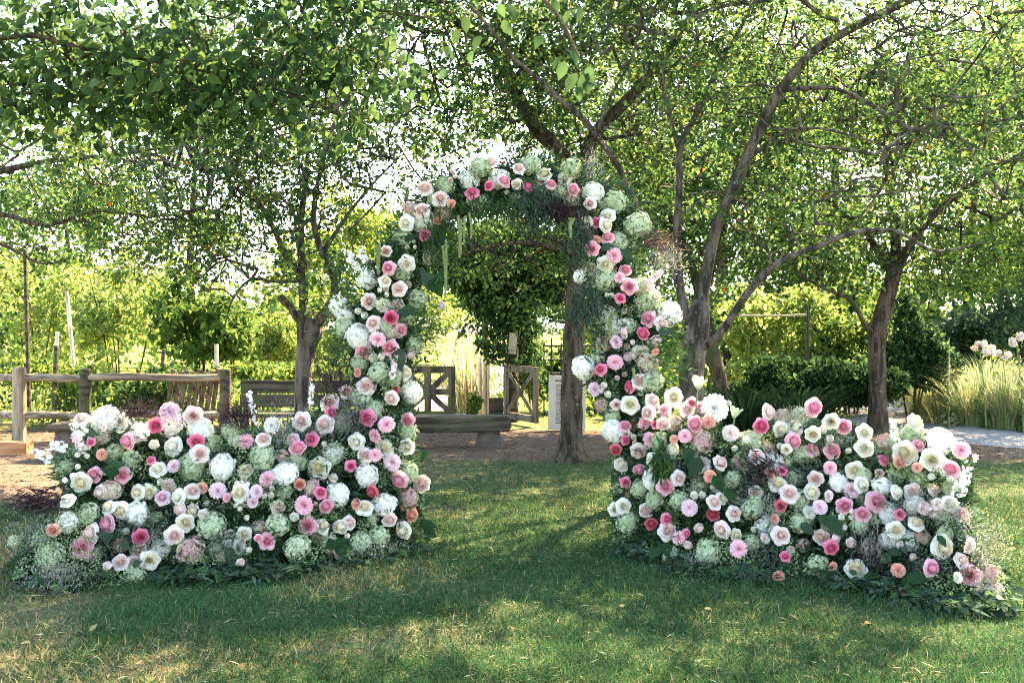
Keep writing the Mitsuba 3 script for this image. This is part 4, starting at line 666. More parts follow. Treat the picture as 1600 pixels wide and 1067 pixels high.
CAT = '''
Rb126,652,24 Hw168,656,46 Rw186,659,30 Rp195,690,28 Rh141,690,14 Cb162,668,13 Sc138,699,10 Sc127,703,9 Sc121,711,11 Sc136,713,11 Sc122,729,11 Ck158,710,20 Rp144,741,26 Rc124,756,32 Sw102,750,12 Sw114,743,12 Rp190,742,26 Rh235,718,14 Hg205,717,30 Rb153,770,24 Rw103,779,24 Hn172,766,34
Hw105,815,38 Hg138,802,36 Rk81,829,20 Rp163,819,30 Rb138,833,32 Rp125,855,34 Rc186,799,27 Hw215,802,42 Sw197,830,14 Rh219,838,26 Hg80,868,44 Hg22,845,22 Sb168,884,18 Rb188,877,26 Hg212,896,36 Rc234,874,30 Rb206,876,20
Dl265,643,32 Rh244,666,26 Rb301,650,30 Hw314,670,42 Rh307,688,26 Sw240,695,20 Rw266,697,32 Rb313,707,28 Hg300,728,42 Rd232,719,12 Rw245,731,26 Dl271,728,22 Hw348,730,46 Rl335,723,18 Hg360,672,32 Hg368,688,24 Dp383,690,28 Rb411,684,24 Hg410,714,42 Hw445,740,42 Dw425,664,26 Sc381,748,13 Sc371,755,11 Sc378,753,9 Sc387,757,11 Rc372,769,30 Rb262,760,22 Sw251,753,13 Rb302,765,26 Ck315,762,20 Dl340,766,28 Dp417,748,26 Dl401,768,24 Sc425,763,11 Sc423,774,13 Sc413,775,10 Rl252,776,24 Rw275,777,24
Rb280,795,28 Rc300,798,23 Rc288,817,30 Rb274,837,30 Hg330,820,46 Sw318,804,22 Hn298,860,46 Rc380,834,24 Rp419,844,26 Rp404,841,12 Hg434,820,40 Sb376,879,17 Hg465,855,46 Sc369,789,10 Sc375,795,10 Sc382,789,10 Sc386,780,10 Cp354,777,16 Cl395,785,18
Rb512,628,30 Rh519,645,19 Rb469,657,28 Rb505,662,30 Rh516,672,10 Rb543,610,24 Hg565,622,34 Rb572,602,27 Rh572,653,26 Rl455,687,22 Rp465,698,27 Rh485,685,23 Rc496,730,34 Rk468,756,20 Sw521,746,18 Rh549,728,18 Rw555,692,27 Hg535,660,30
Rh502,768,20 Hw527,772,42 Hn487,762,30 Dp475,789,31 Rp511,791,25 Sw493,787,9 Sw460,808,18 Sc480,804,14 Rp481,820,28 Rc505,821,25 Rc532,824,27 Rb548,816,23 Ck558,788,20 Rc570,790,27 Hw600,788,42 Rd579,769,22 Rb608,811,24 Rk642,804,24 Rc627,830,29 Sb543,837,12 Hg563,848,38 Hg592,838,36 Cb525,888,14 Hn640,778,32
Hw643,612,36 Rd617,608,14 Rb610,623,24 Dp604,663,28 Rp638,656,24 Hg636,672,34 Dp586,681,24 Rc602,699,30 Rw635,698,26 Dp586,711,22 Dl613,722,29 Rb569,710,24 Hw573,742,42 Hg637,738,36 Rp622,752,28 Rb658,756,30 Hg585,640,34
Hw531,478,36 Hw540,496,34 Rb575,471,25 Rw598,475,25 Sw569,493,15 Sw560,486,14 Rb581,504,25 Rh611,496,25 Hg603,508,32 Rp628,516,20 Hw562,526,42 Dp590,530,27 Rp607,543,27 Rp566,549,27 Sw583,560,18 Sw596,558,14 Rb641,555,19 Hg649,538,34 Hg540,512,36 Hg592,582,38 Hg562,567,30 Ck558,582,16 Rl577,601,28 Hn610,520,26 Sb690,478,18 Hg615,590,30
Rw632,348,25 Hw661,346,40 Rk683,345,14 Rh662,366,18 Sc640,377,8 Sc647,378,8 Sc636,386,8 Sc648,386,8 Rb603,392,19 Rw634,412,26 Rb671,402,25 Rp605,418,23 Hg628,426,34 Rc603,438,21 Sc603,452,11 Sc594,453,11 Sc604,460,10 Rb622,450,24 Sb638,445,15 Hw575,438,32 Hg652,467,34
Rb767,251,24 Rb811,261,20 Hw780,280,34 Rp789,281,22 Rh763,289,16 Rh737,299,21 Rb664,292,25 Rb688,308,25 Ck705,319,17 Rb657,327,26 Hn640,328,26 Sb707,267,11 Sb711,276,10 Sw719,277,9 Sb704,282,11 Hg696,290,34 Hg750,262,38 Hg829,258,36 Rh826,291,18 Rc807,287,18 Sc733,315,13 Sc739,321,10 Hn692,334,32 Hg678,312,26
Rc850,269,24 Rp862,286,18 Rw882,278,23 Hg892,264,38 Rp897,296,21 Hn893,313,24 Hw926,301,38 Rb921,317,21 Hg958,316,44 Hg995,352,48 Rw949,336,25 Rc950,351,24 Rh931,347,18 Rp949,369,23 Ck932,374,16 Rk898,337,15 Hg875,300,24 Hg966,378,34
Rp925,388,23 Dp960,399,27 Rc946,415,27 Rp978,420,20 Rp983,447,25 Hg944,436,42 Hg1003,448,36 Hg1010,472,38 Hw906,432,22 Rh970,465,17 Sc955,462,12 Sc962,464,10 Sc948,461,9 Rc1027,463,24 Hw1046,490,40 Dp968,434,18
Rp1011,497,25 Rb1036,505,23 Rh1006,520,23 Dl963,534,24 Sb988,535,11 Sb980,541,13 Rc1002,552,30 Sb981,558,19 Ck1024,550,13 Dp961,566,27 Hw911,575,40 Rh937,576,20 Ck924,580,17 Hn1012,567,38 Hg1020,596,38 Rb999,594,25 Rh982,602,21 Sb964,590,11 Sb976,585,11 Dl929,608,24 Sc944,602,14 Sc950,615,14 Sc940,611,11 Hn940,632,22
Rc985,630,28 Rb1023,625,26 Rc1055,620,29 Dw1117,637,46 Rp1082,628,18 Rb1075,639,25 Rp1097,636,20 Rp1088,662,28 Ck1107,659,24 Sw1139,630,11 Cb1142,676,28 Sw1166,688,16 Hw960,673,42 Rp977,664,21 Dp1008,658,30 Rb1010,645,24 Dp1038,642,24 Rh1024,662,14 Rb1036,663,23 Hn1052,661,32 Dp1015,687,26 Dp1070,681,23 Hn1097,690,38 Rd962,704,19 Rh979,688,15 Sc990,683,11 Sc992,692,11 Sc984,678,9 Rb997,707,26 Rc1052,704,27 Ck1053,686,15 Rw971,725,24 Rb1094,722,29 Rb1128,721,25 Rp999,734,20 Hw1019,749,36 Rb1062,747,23 Ck1109,744,21 Rb963,632,18 Hg957,650,26 Hg1030,690,30
Rp1042,760,28 Rh978,754,17 Rw960,795,21 Rw975,791,25 Hg983,815,40 Hg1000,764,30 Hg1025,780,32 Hg1062,782,32 Dl1077,793,28 Sw1085,774,16 Sw1098,773,15 Rb1118,783,25 Rw1131,778,22 Rd1114,802,23 Rd1018,819,21 Rh1043,811,18 Rb1044,828,29 Sb1092,825,19 Rb1125,829,27 Dp1061,840,23 Rh1074,834,15 Sb1075,852,17 Hg1107,863,46 Rc1149,835,20 Dp1154,857,29 Hg1048,866,28 Hg1145,749,26
Rb1204,643,26 Rp1275,637,31 Rh1188,665,27 Rc1222,671,24 Rw1244,666,32 Rc1270,677,25 Rw1299,658,27 Rp1320,666,25 Sw1286,672,17 Sw1296,685,15 Rw1353,675,27 Rw1352,700,30 Rp1243,689,29 Rp1269,700,23 Rp1303,703,27 Dp1297,731,23 Rb1182,711,25 Ck1204,739,21 Rh1222,735,15 Rc1334,733,29 Hg1252,710,28 Hg1250,650,30 Rc1216,754,27 Rb1234,769,29 Rb1274,747,25 Rc1270,768,27 Dl1331,766,28 Rw1350,757,27 Hw1310,754,34 Hw1378,760,34 Sb1374,739,17 Hg1349,745,30 Sw1218,697,13 Rc1228,702,16 Hn1222,652,30 Hg1175,688,34
Rb1180,769,23 Hg1176,793,40 Rd1221,790,19 Ck1211,810,17 Hg1248,782,36 Hg1252,815,36 Cw1265,800,23 Dl1281,792,25 Cb1295,775,21 Rp1319,789,27 Rp1349,801,26 Rp1372,782,32 Sc1314,808,13 Sc1330,808,13 Sc1330,799,10 Hg1343,819,34 Rb1222,835,29 Cb1196,841,19 Rb1284,838,27 Sb1306,840,18 Rh1300,857,24 Sb1330,848,21 Hn1358,855,28 Rc1337,888,34 Ck1302,886,19 Hg1277,886,38 Sb1235,858,15 Rh1228,868,17 Ck1217,901,21 Hg1175,848,28
Rc1432,659,28 Hg1425,680,42 Hw1469,690,46 Rc1416,706,40 Rc1456,717,36 Rp1437,694,21 Dp1502,703,28 Rp1487,731,29 Rh1383,717,19 Rk1408,723,21 Ck1433,730,17 Sc1466,731,12 Sc1474,740,12 Sc1484,748,13 Sc1455,745,14 Rw1404,768,24 Rb1428,768,27 Hw1430,788,34 Cb1465,787,20 Rw1488,785,27 Hn1384,690,26 Hg1400,690,28
Rp1446,793,21 Rp1502,803,25 Rh1407,803,17 Rc1402,827,28 Sb1406,851,15 Sb1426,870,15 Rc1478,856,38 Cb1516,852,28 Rp1459,888,28 Rp1516,899,34 Ck1404,890,25 Ck1409,924,15 Cc1497,902,19 Hn1545,895,30 Hn1554,925,34 Hn1528,918,22 Hg1477,835,26 Hn1470,800,30
'''
PL = sg.Polygon([(30, 925), (15, 900), (40, 850), (75, 805), (100, 770), (80, 722), (112, 700), (126, 668), (170, 655), (230, 668), (262, 655), (312, 662), (350, 682), (392, 668), (430, 676), (470, 650), (520, 640), (560, 640), (585, 640), (570, 885), (430, 908), (240, 914), (130, 930), (70, 935)])
PA = sg.Polygon([(555, 640), (548, 595), (540, 545), (528, 505), (530, 478), (566, 462), (574, 412), (596, 385), (636, 345), (648, 308), (685, 282), (740, 262), (800, 253), (850, 258), (900, 264), (940, 282), (978, 306), (1002, 350), (992, 382), (985, 402), (995, 430), (1022, 462), (1045, 482), (1042, 518), (1024, 560), (1030, 600), (1018, 632), (1050, 645), (1065, 880), (960, 858), (955, 760), (955, 665), (930, 615), (908, 585), (935, 530), (925, 470), (910, 420), (908, 385), (895, 348), (850, 338), (800, 328), (760, 332), (722, 345), (692, 360), (680, 400), (668, 440), (655, 480), (650, 530), (648, 580), (642, 640), (650, 700), (664, 760), (662, 830), (645, 866), (590, 878), (560, 885)])
PR = sg.Polygon([(1040, 893), (1035, 690), (1060, 655), (1100, 650), (1140, 680), (1172, 705), (1195, 665), (1260, 652), (1330, 676), (1380, 700), (1430, 672), (1475, 690), (1512, 720), (1518, 790), (1535, 850), (1575, 905), (1568, 950), (1480, 968), (1400, 938), (1330, 922), (1200, 912), (1100, 908)])
def between(poly, n, seed, gap):
    """Free places in an outline, away from the blooms listed above and from each other."""
    r = np.random.default_rng(seed); have = [tuple(float(v) for v in t[2:].split(',')) for t in CAT.split()]; got = []
    x0, y0, x1, y1 = poly.bounds
    for _ in range(6000):
        a, b = r.uniform(x0, x1), r.uniform(y0, y1)
        if len(got) < n and poly.contains(sg.Point(a, b)) and all(math.hypot(a - h[0], b - h[1]) > h[2] * .42 + gap for h in have): have.append((a, b, 24)); got.append((a, b))
    return got
stems = {ARCH: [], LEFT: [], RIGHT: []}
def owner(px, py):
    if px < 540 or (px < 572 and py > 690): return LEFT
    if px < 700: return ARCH
    return ARCH if py < 628 or (px < 1040 and py > 600) else RIGHT
def orient(nrm):
    z = unit(nrm); x = unit(np.cross(randdir(1)[0], z)); y = np.cross(z, x)
    M = np.eye(4); M[:3, 0], M[:3, 1], M[:3, 2] = x, y, z; return M
import re
bx0 = {ARCH: None}
MORE = [f"{'HRHHRSH'[k % 7]}{'gbwncwg'[k % 7]}{a:.0f},{b:.0f},{(32, 24, 36, 26, 24, 12, 26)[k % 7]}" for pl, n, sd in ((PL.difference(sg.box(0, 880, 700, 999)), 34, 1), (PA.difference(sg.box(500, 840, 1100, 999)), 26, 2), (PR.difference(sg.Polygon([(1000, 850), (1300, 870), (1600, 900), (1600, 1000), (1000, 1000)])), 34, 3)) for k, (a, b) in enumerate(between(pl.buffer(-9), n, sd, 9))]
for tok in CAT.split() + MORE:
    kind, col = tok[0], tok[1]; px, py, dm = (float(x) for x in tok[2:].split(',')); extra = tok in MORE
    own = owner(px, py); Y = float(depth(px, py)) + (.05 if kind == 'H' else rnd(-.07, .04)) + .05 * extra; c = P(px, py, Y); R = dm * Y / F / 2
    side = np.array([(px - 620) / 300, 0, 0]) if own == ARCH and py > 380 and px < 760 else np.array([(px - 985) / 300, 0, 0]) if own == ARCH and py > 380 else np.array([(px - 800) / 900, 0, .3]) if own == ARCH else np.array([(px - (300 if own == LEFT else 1300)) / 900, 0, .38])
    nrm = unit(np.array([0, -1, .12]) + side * .7 + rng.normal(size=3) * [.44, .1, .34])
    if kind == 'H': nrm = unit(nrm + [0, 0, .1])
    M = orient(nrm); S = np.eye(4); S[:3, :3] *= R * (1.0 if kind != 'D' else 1.05); S[0, 0] *= rnd(.84, 1.12) if kind == 'H' else rnd(.94, 1.05); S[:3, 3] = 0
    off = {'R': .30, 'S': .3, 'H': .0, 'D': .1, 'C': .2}[kind]
    M = M @ S; M[:3, 3] = c - nrm * R * off
    name, shape = flower_shape(kind + col)
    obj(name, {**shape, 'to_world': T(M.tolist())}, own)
    foot = c + np.array([-.05 * np.sign(px - 620) if own == ARCH else rnd(-.05, .05), .22, -.16 if own != ARCH else -.05])
    stems[own].append(tube([c - nrm * R * .2, (c - nrm * .06 + foot) / 2, foot], [.0035, .003, .003], 4, False))
for own, st in stems.items(): obj('stems', mikit.ply(cat_meshes(st), 'stem_mat'), own, kind='stuff')

# frame of the arch
ctr = [(640, 868, 6.38), (622, 740, 6.36), (605, 620, 6.36), (592, 500, 6.36), (615, 420, 6.36), (660, 340, 6.36), (730, 292, 6.36), (800, 282, 6.36), (870, 290, 6.36), (930, 330, 6.36), (958, 410, 6.36), (985, 500, 6.36), (992, 600, 6.36), (986, 700, 6.36), (975, 868, 6.38)]
cp = np.array([P(a, b, float(depth(a, b)) + .14) for a, b, _ in ctr]); cp[0, 2] = cp[-1, 2] = 0
obj('frame', mikit.ply(tube(cp, .022, 8, True, .05, 2, 5), 'wood_frame', smooth=True), ARCH)
for a, b in (((627, 868), (627, 560)), ((982, 868), (983, 600))):
    p, q2 = P(*a, float(depth(*a)) + .2), P(*b, float(depth(*b)) + .2); p[2] = 0; obj('post', mikit.ply(beam(p, q2, .05, .05), 'wood_frame'), ARCH)

# the bodies of foliage: outlines of the masses in photo pixels give where leaves may be; each gets its own depth and thickness
def inside(poly, n, inset=0.0):
    p = poly.buffer(-inset); x0, y0, x1, y1 = p.bounds; out = []
    while sum(map(len, out)) < n:
        q = rng.uniform([x0, y0], [x1, y1], (n * 2, 2)); out.append(q[shapely.contains_xy(p, q[:, 0], q[:, 1])])
    return np.vstack(out)[:n]
def mass(poly, n, t0, t1, inset=0.0):
    """n points in the volume behind the outline, t0 to t1 metres behind its front, floor at the ground."""
    q = inside(poly, n, inset); Y = depth(q[:, 0], q[:, 1]) + rng.uniform(t0, t1, n)
    p = np.stack([(q[:, 0] - 800) * Y / F, Y, CAM_H - (q[:, 1] - HOR) * Y / F], 1); p[:, 2] = np.maximum(p[:, 2], .015); return p, q
LANCE = [(.035, .075, .04), (.05, .10, .042), (.075, .13, .05), (.045, .085, .06), (.09, .13, .09)]
DUSTY = [(.16, .20, .14), (.22, .24, .19), (.11, .15, .10)]
def body(own, poly, n, seed, thick, dark):
    # moss core: many lumps of moss packed on the frame
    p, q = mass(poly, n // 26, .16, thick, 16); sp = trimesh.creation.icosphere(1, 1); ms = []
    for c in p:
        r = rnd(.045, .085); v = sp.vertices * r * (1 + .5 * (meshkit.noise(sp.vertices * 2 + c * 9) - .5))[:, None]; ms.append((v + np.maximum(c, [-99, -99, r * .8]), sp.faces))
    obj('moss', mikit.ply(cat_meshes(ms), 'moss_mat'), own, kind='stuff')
    # leaf sprays
    p, q = mass(poly, n, .05, thick * 1.1); near = rng.random(n) < .10; p[near, 1] -= .07; k = meshkit.noise(p * 5 + seed)
    up = rng.normal(size=(n, 3)) * [.9, .6, .6] + [0, -.45, .1]; nor = rng.normal(size=(n, 3)) * .7 + [0, -.5, .6]
    a = k < .55
    cl = shades(LANCE, n, .3)
    ms = [scatter(L2, p[a], up[a], nor[a], rnd(.035, .065, a.sum()), cl[a], .8 * rnd(.03, .05, a.sum())), scatter(LN, p[~a], up[~a], nor[~a], rnd(.04, .085, (~a).sum()), cl[~a] * [1.2, 1.15, 1.3])]
    obj('foliage', vc(join(ms), 'leaf_mat'), own, kind='stuff')
    # airy filler: tiny pale florets and green bits in patches
    m = int(n * .65); p, q = mass(poly, m * 3, -.02, .10); k = meshkit.noise(p * 6.3 + seed + 31); p = p[k > .52][:m]; m = len(p)
    k2 = meshkit.noise(p * 4 + seed)[:, None]; c = np.where(k2 < .40, shades(DUSTY, m, .2), np.where(k2 < .62, shades([(.42, .52, .26), (.32, .42, .2)], m, .2), shades([(.10, .16, .06), (.16, .22, .10)], m, .2)))
    obj('filler', vc(scatter(L2, p, randdir(m), randdir(m) + [0, -.6, .3], rnd(.008, .02, m), np.clip(c, 0, .9)), 'leaf_mat'), own, kind='stuff')
body(LEFT, PL, 20000, 3, .5, 0); body(ARCH, PA, 18000, 5, .26, 0); body(RIGHT, PR, 20000, 8, .5, 0)
rim = PA.buffer(16).difference(PA.buffer(-4)).intersection(sg.box(500, 225, 1085, 640)); q = inside(rim, 1500); Y = depth(q[:, 0], q[:, 1]) + rnd(.0, .2, len(q)); p = np.stack([(q[:, 0] - 800) * Y / F, Y, CAM_H - (q[:, 1] - HOR) * Y / F], 1)
k = meshkit.noise(p * 4 + 9) > .42; p = p[k]; n = len(p); m0 = P(790, 450, 6.3); out = unit((p - m0) * [1, 0, 1]) * np.where(p[:, 2:] > 0, 1, 1)
obj('loose_foliage', vc(scatter(LN, p, out * .9 + rng.normal(size=(n, 3)) * .6, randdir(n) + [0, -.6, .3], rnd(.05, .10, n), shades(LANCE + DUSTY[:1] + GREEN, n, .25)), 'leaf_mat'), ARCH, kind='stuff')
# skirts of leaves that sweep out over the grass
for own, xs in ((LEFT, (20, 570)), (ARCH, (575, 665)), (ARCH, (945, 1040)), (RIGHT, (1040, 1590))):
    n = int((xs[1] - xs[0]) * 2.2); px = rnd(*xs, n); Y = F * CAM_H / (np.interp(px, FX, FR) - HOR) + rnd(-.08, .16, n)
    pos = np.stack([(px - 800) * Y / F, Y, rnd(.01, .10, n)], 1); k = meshkit.noise(pos * [5, 5, 0] + 3) > .36; pos = pos[k]; n = len(pos)
    ax = unit(rng.normal(size=(n, 3)) * [.7, .4, .3] + [0, -.8, .05]); nor = unit(rng.normal(size=(n, 3)) * .5 + [0, -.3, 1])
    cl = shades(LANCE + [(.06, .09, .06), (.09, .13, .08), (.05, .10, .04)], n, .35); h = n // 2; t = slice(0, h), slice(h, n)
    obj('skirt_foliage', vc(join([scatter(L6, pos[t[0]], ax[t[0]], nor[t[0]], rnd(.03, .075, h), cl[t[0]]), scatter(LN, pos[t[1]], ax[t[1]], nor[t[1]] , rnd(.05, .11, n - h), cl[t[1]] * [1.3, 1.25, 1.3])]), 'leaf_mat'), own, kind='stuff')
# single large leaves
BIG = '''1433,903,30,10 1420,916,27,-70 1430,928,22,30 1503,940,28,150 1531,946,26,-20 1504,962,22,200 1526,965,28,-60 1592,923,24,160 1584,938,20,-80 1575,950,20,-40 535,858,34,-60 545,872,28,-70 520,850,24,20 180,728,30,20 172,735,26,160 170,842,22,-120 182,838,20,40 160,836,20,150 196,852,18,-30 214,880,18,30 240,900,22,-10 258,892,24,0 368,880,30,-70 358,868,24,-100 385,893,24,0
624,562,34,-80 632,490,24,10 640,485,24,-20 640,372,18,30 668,437,34,120 682,448,34,-60 690,432,28,40 662,712,24,40 668,820,26,0 672,832,22,-30 950,386,22,10 980,398,24,-40 918,455,20,200 1040,518,22,0 1086,730,34,-120 1075,712,28,-100 1123,756,28,-60 1142,774,24,-40 1033,728,34,-95 1028,722,30,-105 1040,724,30,-80 1305,822,34,-60 1292,815,28,-30 1262,826,24,-40 1400,862,20,-20 1385,870,22,60 1412,856,20,-60 1360,905,24,0 1375,915,22,-30 1472,845,20,-50 1500,835,24,-40 1497,822,22,-60 1300,905,24,-60 1290,915,20,-20 1170,905,22,-30 1040,858,26,150 1025,862,24,20 300,905,22,-20 320,900,22,20 60,905,26,-20 45,915,24,10 90,918,24,-40 120,915,22,-60 1448,950,14,-80 1458,944,14,-50 1466,955,14,-90 1410,845,14,40 1395,862,14,160'''
for tok in BIG.split():
    px, py, ln, an = (float(v) for v in tok.split(',')); own = owner(px, py); Y = float(depth(px, py)) - .05; c = P(px, py, Y); c[2] = max(c[2], .02); s = ln * Y / F * 1.15; a = math.radians(an)
    ax = unit(np.array([math.cos(a), -.35, math.sin(a)])); nor = unit(np.array([rng.normal() * .3, -1, .55 + rng.normal() * .2])); pale = px > 1440 and py > 935 and ln < 16
    obj('leaf', vc(scatter(L6, (c - ax * s * .5)[None], ax[None], nor[None], s, shades([(.14, .17, .12)] if pale else [(.03, .07, .03), (.045, .085, .045), (.055, .09, .06)], 1, .12), s * 1.05), 'leaf_mat', True), own)
# spikes of small white and pink florets, hanging tassels, dark plumes, grey sprays
def spike(own, pts, wid, col, name, n=26, size=.016):
    p = np.array([P(a, b, float(depth(a, b)) - .04) for a, b in pts]); u = np.sort(rng.random(n)); k = np.linspace(0, 1, len(p))
    c = np.stack([np.interp(u, k, p[:, i]) for i in range(3)], 1); w = wid * np.interp(1, [0, 1], [0, 1]) * (1 - .55 * u)[:, None]
    d = unit(rng.normal(size=(n, 3)) + [0, -.6, 0]); m = floret(n, c + d * w, d, size, shades([col], n, .06).clip(0, .9), .35)
    obj(name, vc(m, 'petal_mat'), own); obj('spike_stem', mikit.ply(tube(p, .003, 4), 'stem_mat'), own)
W_, PK = (.84, .83, .79), (.80, .62, .62)
for pts, w in (([(84, 724), (72, 713), (52, 706)], .03), ([(104, 700), (92, 696), (72, 698)], .03), ([(130, 690), (128, 672), (112, 664)], .04), ([(228, 682), (216, 668), (204, 655)], .025), ([(400, 660), (394, 640), (390, 614)], .024), ([(485, 640), (486, 620), (488, 600)], .012), ([(577, 428), (570, 405), (564, 386)], .028), ([(562, 428), (555, 412), (547, 396)], .028), ([(1400, 690), (1396, 668), (1394, 655)], .02), ([(1500, 760), (1508, 738), (1524, 708)], .035), ([(1498, 775), (1502, 755), (1512, 735)], .035)):
    spike(owner(*pts[0]), pts, w, W_, 'white_flower_spike')
for pts, w in (([(612, 590), (615, 575), (618, 556)], .018), ([(1012, 440), (1025, 432), (1034, 424)], .02), ([(1018, 452), (1014, 446), (1010, 438)], .016), ([(130, 700), (122, 690), (116, 678)], .03), ([(282, 668), (280, 655), (278, 636)], .028), ([(975, 505), (972, 515), (976, 525)], .03), ([(1462, 800), (1450, 790), (1440, 800)], .03)):
    spike(owner(*pts[0]), pts, w, PK, 'pink_flower_spike')
def tassel(px, y0, y1, w, col, Y=6.2):
    n = int((y1 - y0) * w * 1.6) + 20; u = rng.random(n) ** .9; bw = rng.normal() * 3; c = np.array([P(px + bw * math.sin(t * 2.2), y0 + (y1 - y0) * t, Y) for t in u]) + rng.normal(size=(n, 3)) * (w * .0042 * .26 * (1.25 - 1.0 * u))[:, None] * [1, 1, .3]
    m = trimesh.creation.icosphere(0, 1); s = rnd(.004, .008, n); v = (m.vertices[None] * s[:, None, None] + c[:, None]).reshape(-1, 3); f = (np.arange(n)[:, None, None] * len(m.vertices) + m.faces[None]).reshape(-1, 3)
    obj('hanging_tassel', vc((v, f, np.repeat(shades([col], n, .15), len(m.vertices), 0)), 'petal_mat'), ARCH)
for a in ((590, 384, 428, 6), (692, 385, 466, 2.6), (697, 375, 452, 2.2), (716, 338, 402, 2), (721, 342, 398, 2.4), (727, 338, 380, 2), (733, 332, 372, 1.6), (893, 342, 372, 4.5), (955, 488, 530, 6), (549, 577, 600, 2.4), (990, 576, 591, 3)): tassel(*a, (.27, .32, .13))
def spray(own, px, py, w, h, col, n, size, ang, name, tpl=LN, dz=-.05):
    thin = .45 if name == 'dark_plume' else 1.0; n = int(n * (1.5 if thin < 1 else 1))
    q = np.column_stack([px + rng.normal(size=n) * w / 2.4, py + rng.normal(size=n) * h / 2.4]); Y = depth(q[:, 0], q[:, 1]) + dz + rnd(-.06, .06, n); p = np.stack([(q[:, 0] - 800) * Y / F, Y, np.maximum(CAM_H - (q[:, 1] - HOR) * Y / F, .01)], 1)
    a = math.radians(ang); ax = unit(rng.normal(size=(n, 3)) * .5 + np.array([math.cos(a), -.2, math.sin(a)]) * 1.1)
    obj(name, vc(scatter(tpl, p, ax, randdir(n) + [0, -.7, .3], rnd(.6, 1.3, n) * size, shades(col, n, .2).clip(0, .9), size * thin), 'leaf_mat'), own, kind='stuff')
PLUM, GREY, TEAL, FERN = [(.06, .036, .042), (.085, .055, .06), (.045, .03, .034)], [(.30, .30, .27), (.24, .25, .20), (.36, .35, .33)], [(.07, .105, .075), (.09, .125, .09), (.05, .08, .055)], [(.05, .10, .03), (.07, .13, .04)]
for a in ((LEFT, 375, 655, 34, 26, PLUM, 160, .07, 120, 'dark_plume'), (LEFT, 66, 782, 44, 22, PLUM, 170, .085, 190, 'dark_plume'), (LEFT, 212, 645, 40, 18, PLUM, 160, .06, 60, 'dark_plume'), (ARCH, 548, 655, 34, 40, PLUM + GREY, 420, .035, 80, 'dark_plume'), (ARCH, 520, 600, 40, 50, PLUM, 260, .06, 100, 'dark_plume'), (RIGHT, 1190, 738, 50, 36, PLUM + [(.05, .06, .06)], 110, .08, 140, 'dark_plume'), (RIGHT, 1360, 860, 36, 40, PLUM + GREY, 200, .05, 90, 'dark_plume'),
          (ARCH, 872, 326, 50, 20, PLUM, 420, .06, -80, 'dark_plume'), (ARCH, 1020, 380, 40, 16, [(.10, .08, .06), (.14, .11, .08), (.07, .05, .05)], 80, .09, 20, 'dark_plume'), (ARCH, 1040, 405, 36, 30, GREY, 700, .02, 50, 'grey_spray'), (ARCH, 925, 258, 22, 34, GREY, 320, .02, 75, 'grey_spray'),
          (LEFT, 85, 900, 60, 34, GREY, 700, .024, 60, 'grey_spray'), (LEFT, 60, 830, 70, 50, GREY + DUSTY, 600, .022, 100, 'grey_spray'), (LEFT, 440, 668, 36, 40, GREY, 500, .022, 80, 'grey_spray'), (LEFT, 240, 850, 26, 30, GREY, 240, .02, 60, 'grey_spray'), (LEFT, 350, 862, 30, 36, DUSTY, 260, .022, 80, 'grey_spray'), (LEFT, 505, 672, 60, 20, GREY, 420, .018, 80, 'grey_spray'), (ARCH, 600, 862, 54, 22, GREY, 360, .022, 80, 'grey_spray'),
          (RIGHT, 1075, 882, 60, 26, GREY, 460, .022, 70, 'grey_spray'), (RIGHT, 1200, 800, 26, 50, GREY, 360, .022, 80, 'grey_spray'), (RIGHT, 1430, 792, 60, 36, GREY, 800, .018, 70, 'grey_spray'), (RIGHT, 1490, 806, 40, 24, GREY, 420, .018, 60, 'grey_spray'), (RIGHT, 1540, 850, 50, 50, GREY + DUSTY, 700, .02, 50, 'grey_spray'), (RIGHT, 1160, 900, 40, 20, GREY, 260, .02, 70, 'grey_spray'), (RIGHT, 1240, 650, 40, 16, GREY + DUSTY, 360, .018, 80, 'grey_spray'), (RIGHT, 1310, 690, 40, 20, GREY, 240, .018, 70, 'grey_spray'),
          (ARCH, 915, 478, 40, 40, TEAL, 420, .06, -90, 'needle_foliage'), (ARCH, 905, 370, 26, 50, TEAL, 380, .055, -80, 'needle_foliage'), (ARCH, 832, 320, 44, 40, TEAL, 480, .07, -80, 'needle_foliage'), (ARCH, 765, 322, 90, 24, FERN, 380, .06, -90, 'needle_foliage'), (ARCH, 690, 370, 40, 50, FERN + DARK, 400, .06, -80, 'needle_foliage'), (ARCH, 660, 510, 30, 60, FERN + DARK, 260, .05, -20, 'needle_foliage'), (ARCH, 540, 430, 30, 60, DARK, 260, .05, 130, 'needle_foliage'), (ARCH, 1045, 555, 36, 50, FERN, 240, .06, 0, 'needle_foliage'), (RIGHT, 1033, 722, 18, 34, FERN, 200, .08, -90, 'needle_foliage')):
    spray(*a)
# parrot tulip and pale tulips standing out of the right bank
for px, py, s in ((1091, 600, 24), (1148, 646, 20)):
    Y = float(depth(px, 640)); o = np.array([.62, .68, .42]); parts = []
    for i in range(6):
        V, Fc, v = petal(i * np.pi / 3 + .3, .6, .12, .62, .5 + .25 * (i % 2), -.6, .1, .75 + .1 * rng.normal(), .8, .5); parts.append((V, Fc, o * (1 - .25 * (1 - v[:, None])) + 0))
    m = join(parts); s = s * Y / F / 1.5; M = orient([.15 * rng.normal(), -.35, 1]); M[:3, :3] *= s; c = P(px, py, Y); M[:3, 3] = c
    obj('green_tulip', {**vc(m, 'petal_mat', True), 'to_world': T(M.tolist())}, RIGHT); obj('tulip_stem', mikit.ply(tube([c + [0, .05, -.3], c + [-.01, .02, -.12], c - [0, 0, .02]], .005, 5), 'stem_mat'), RIGHT)

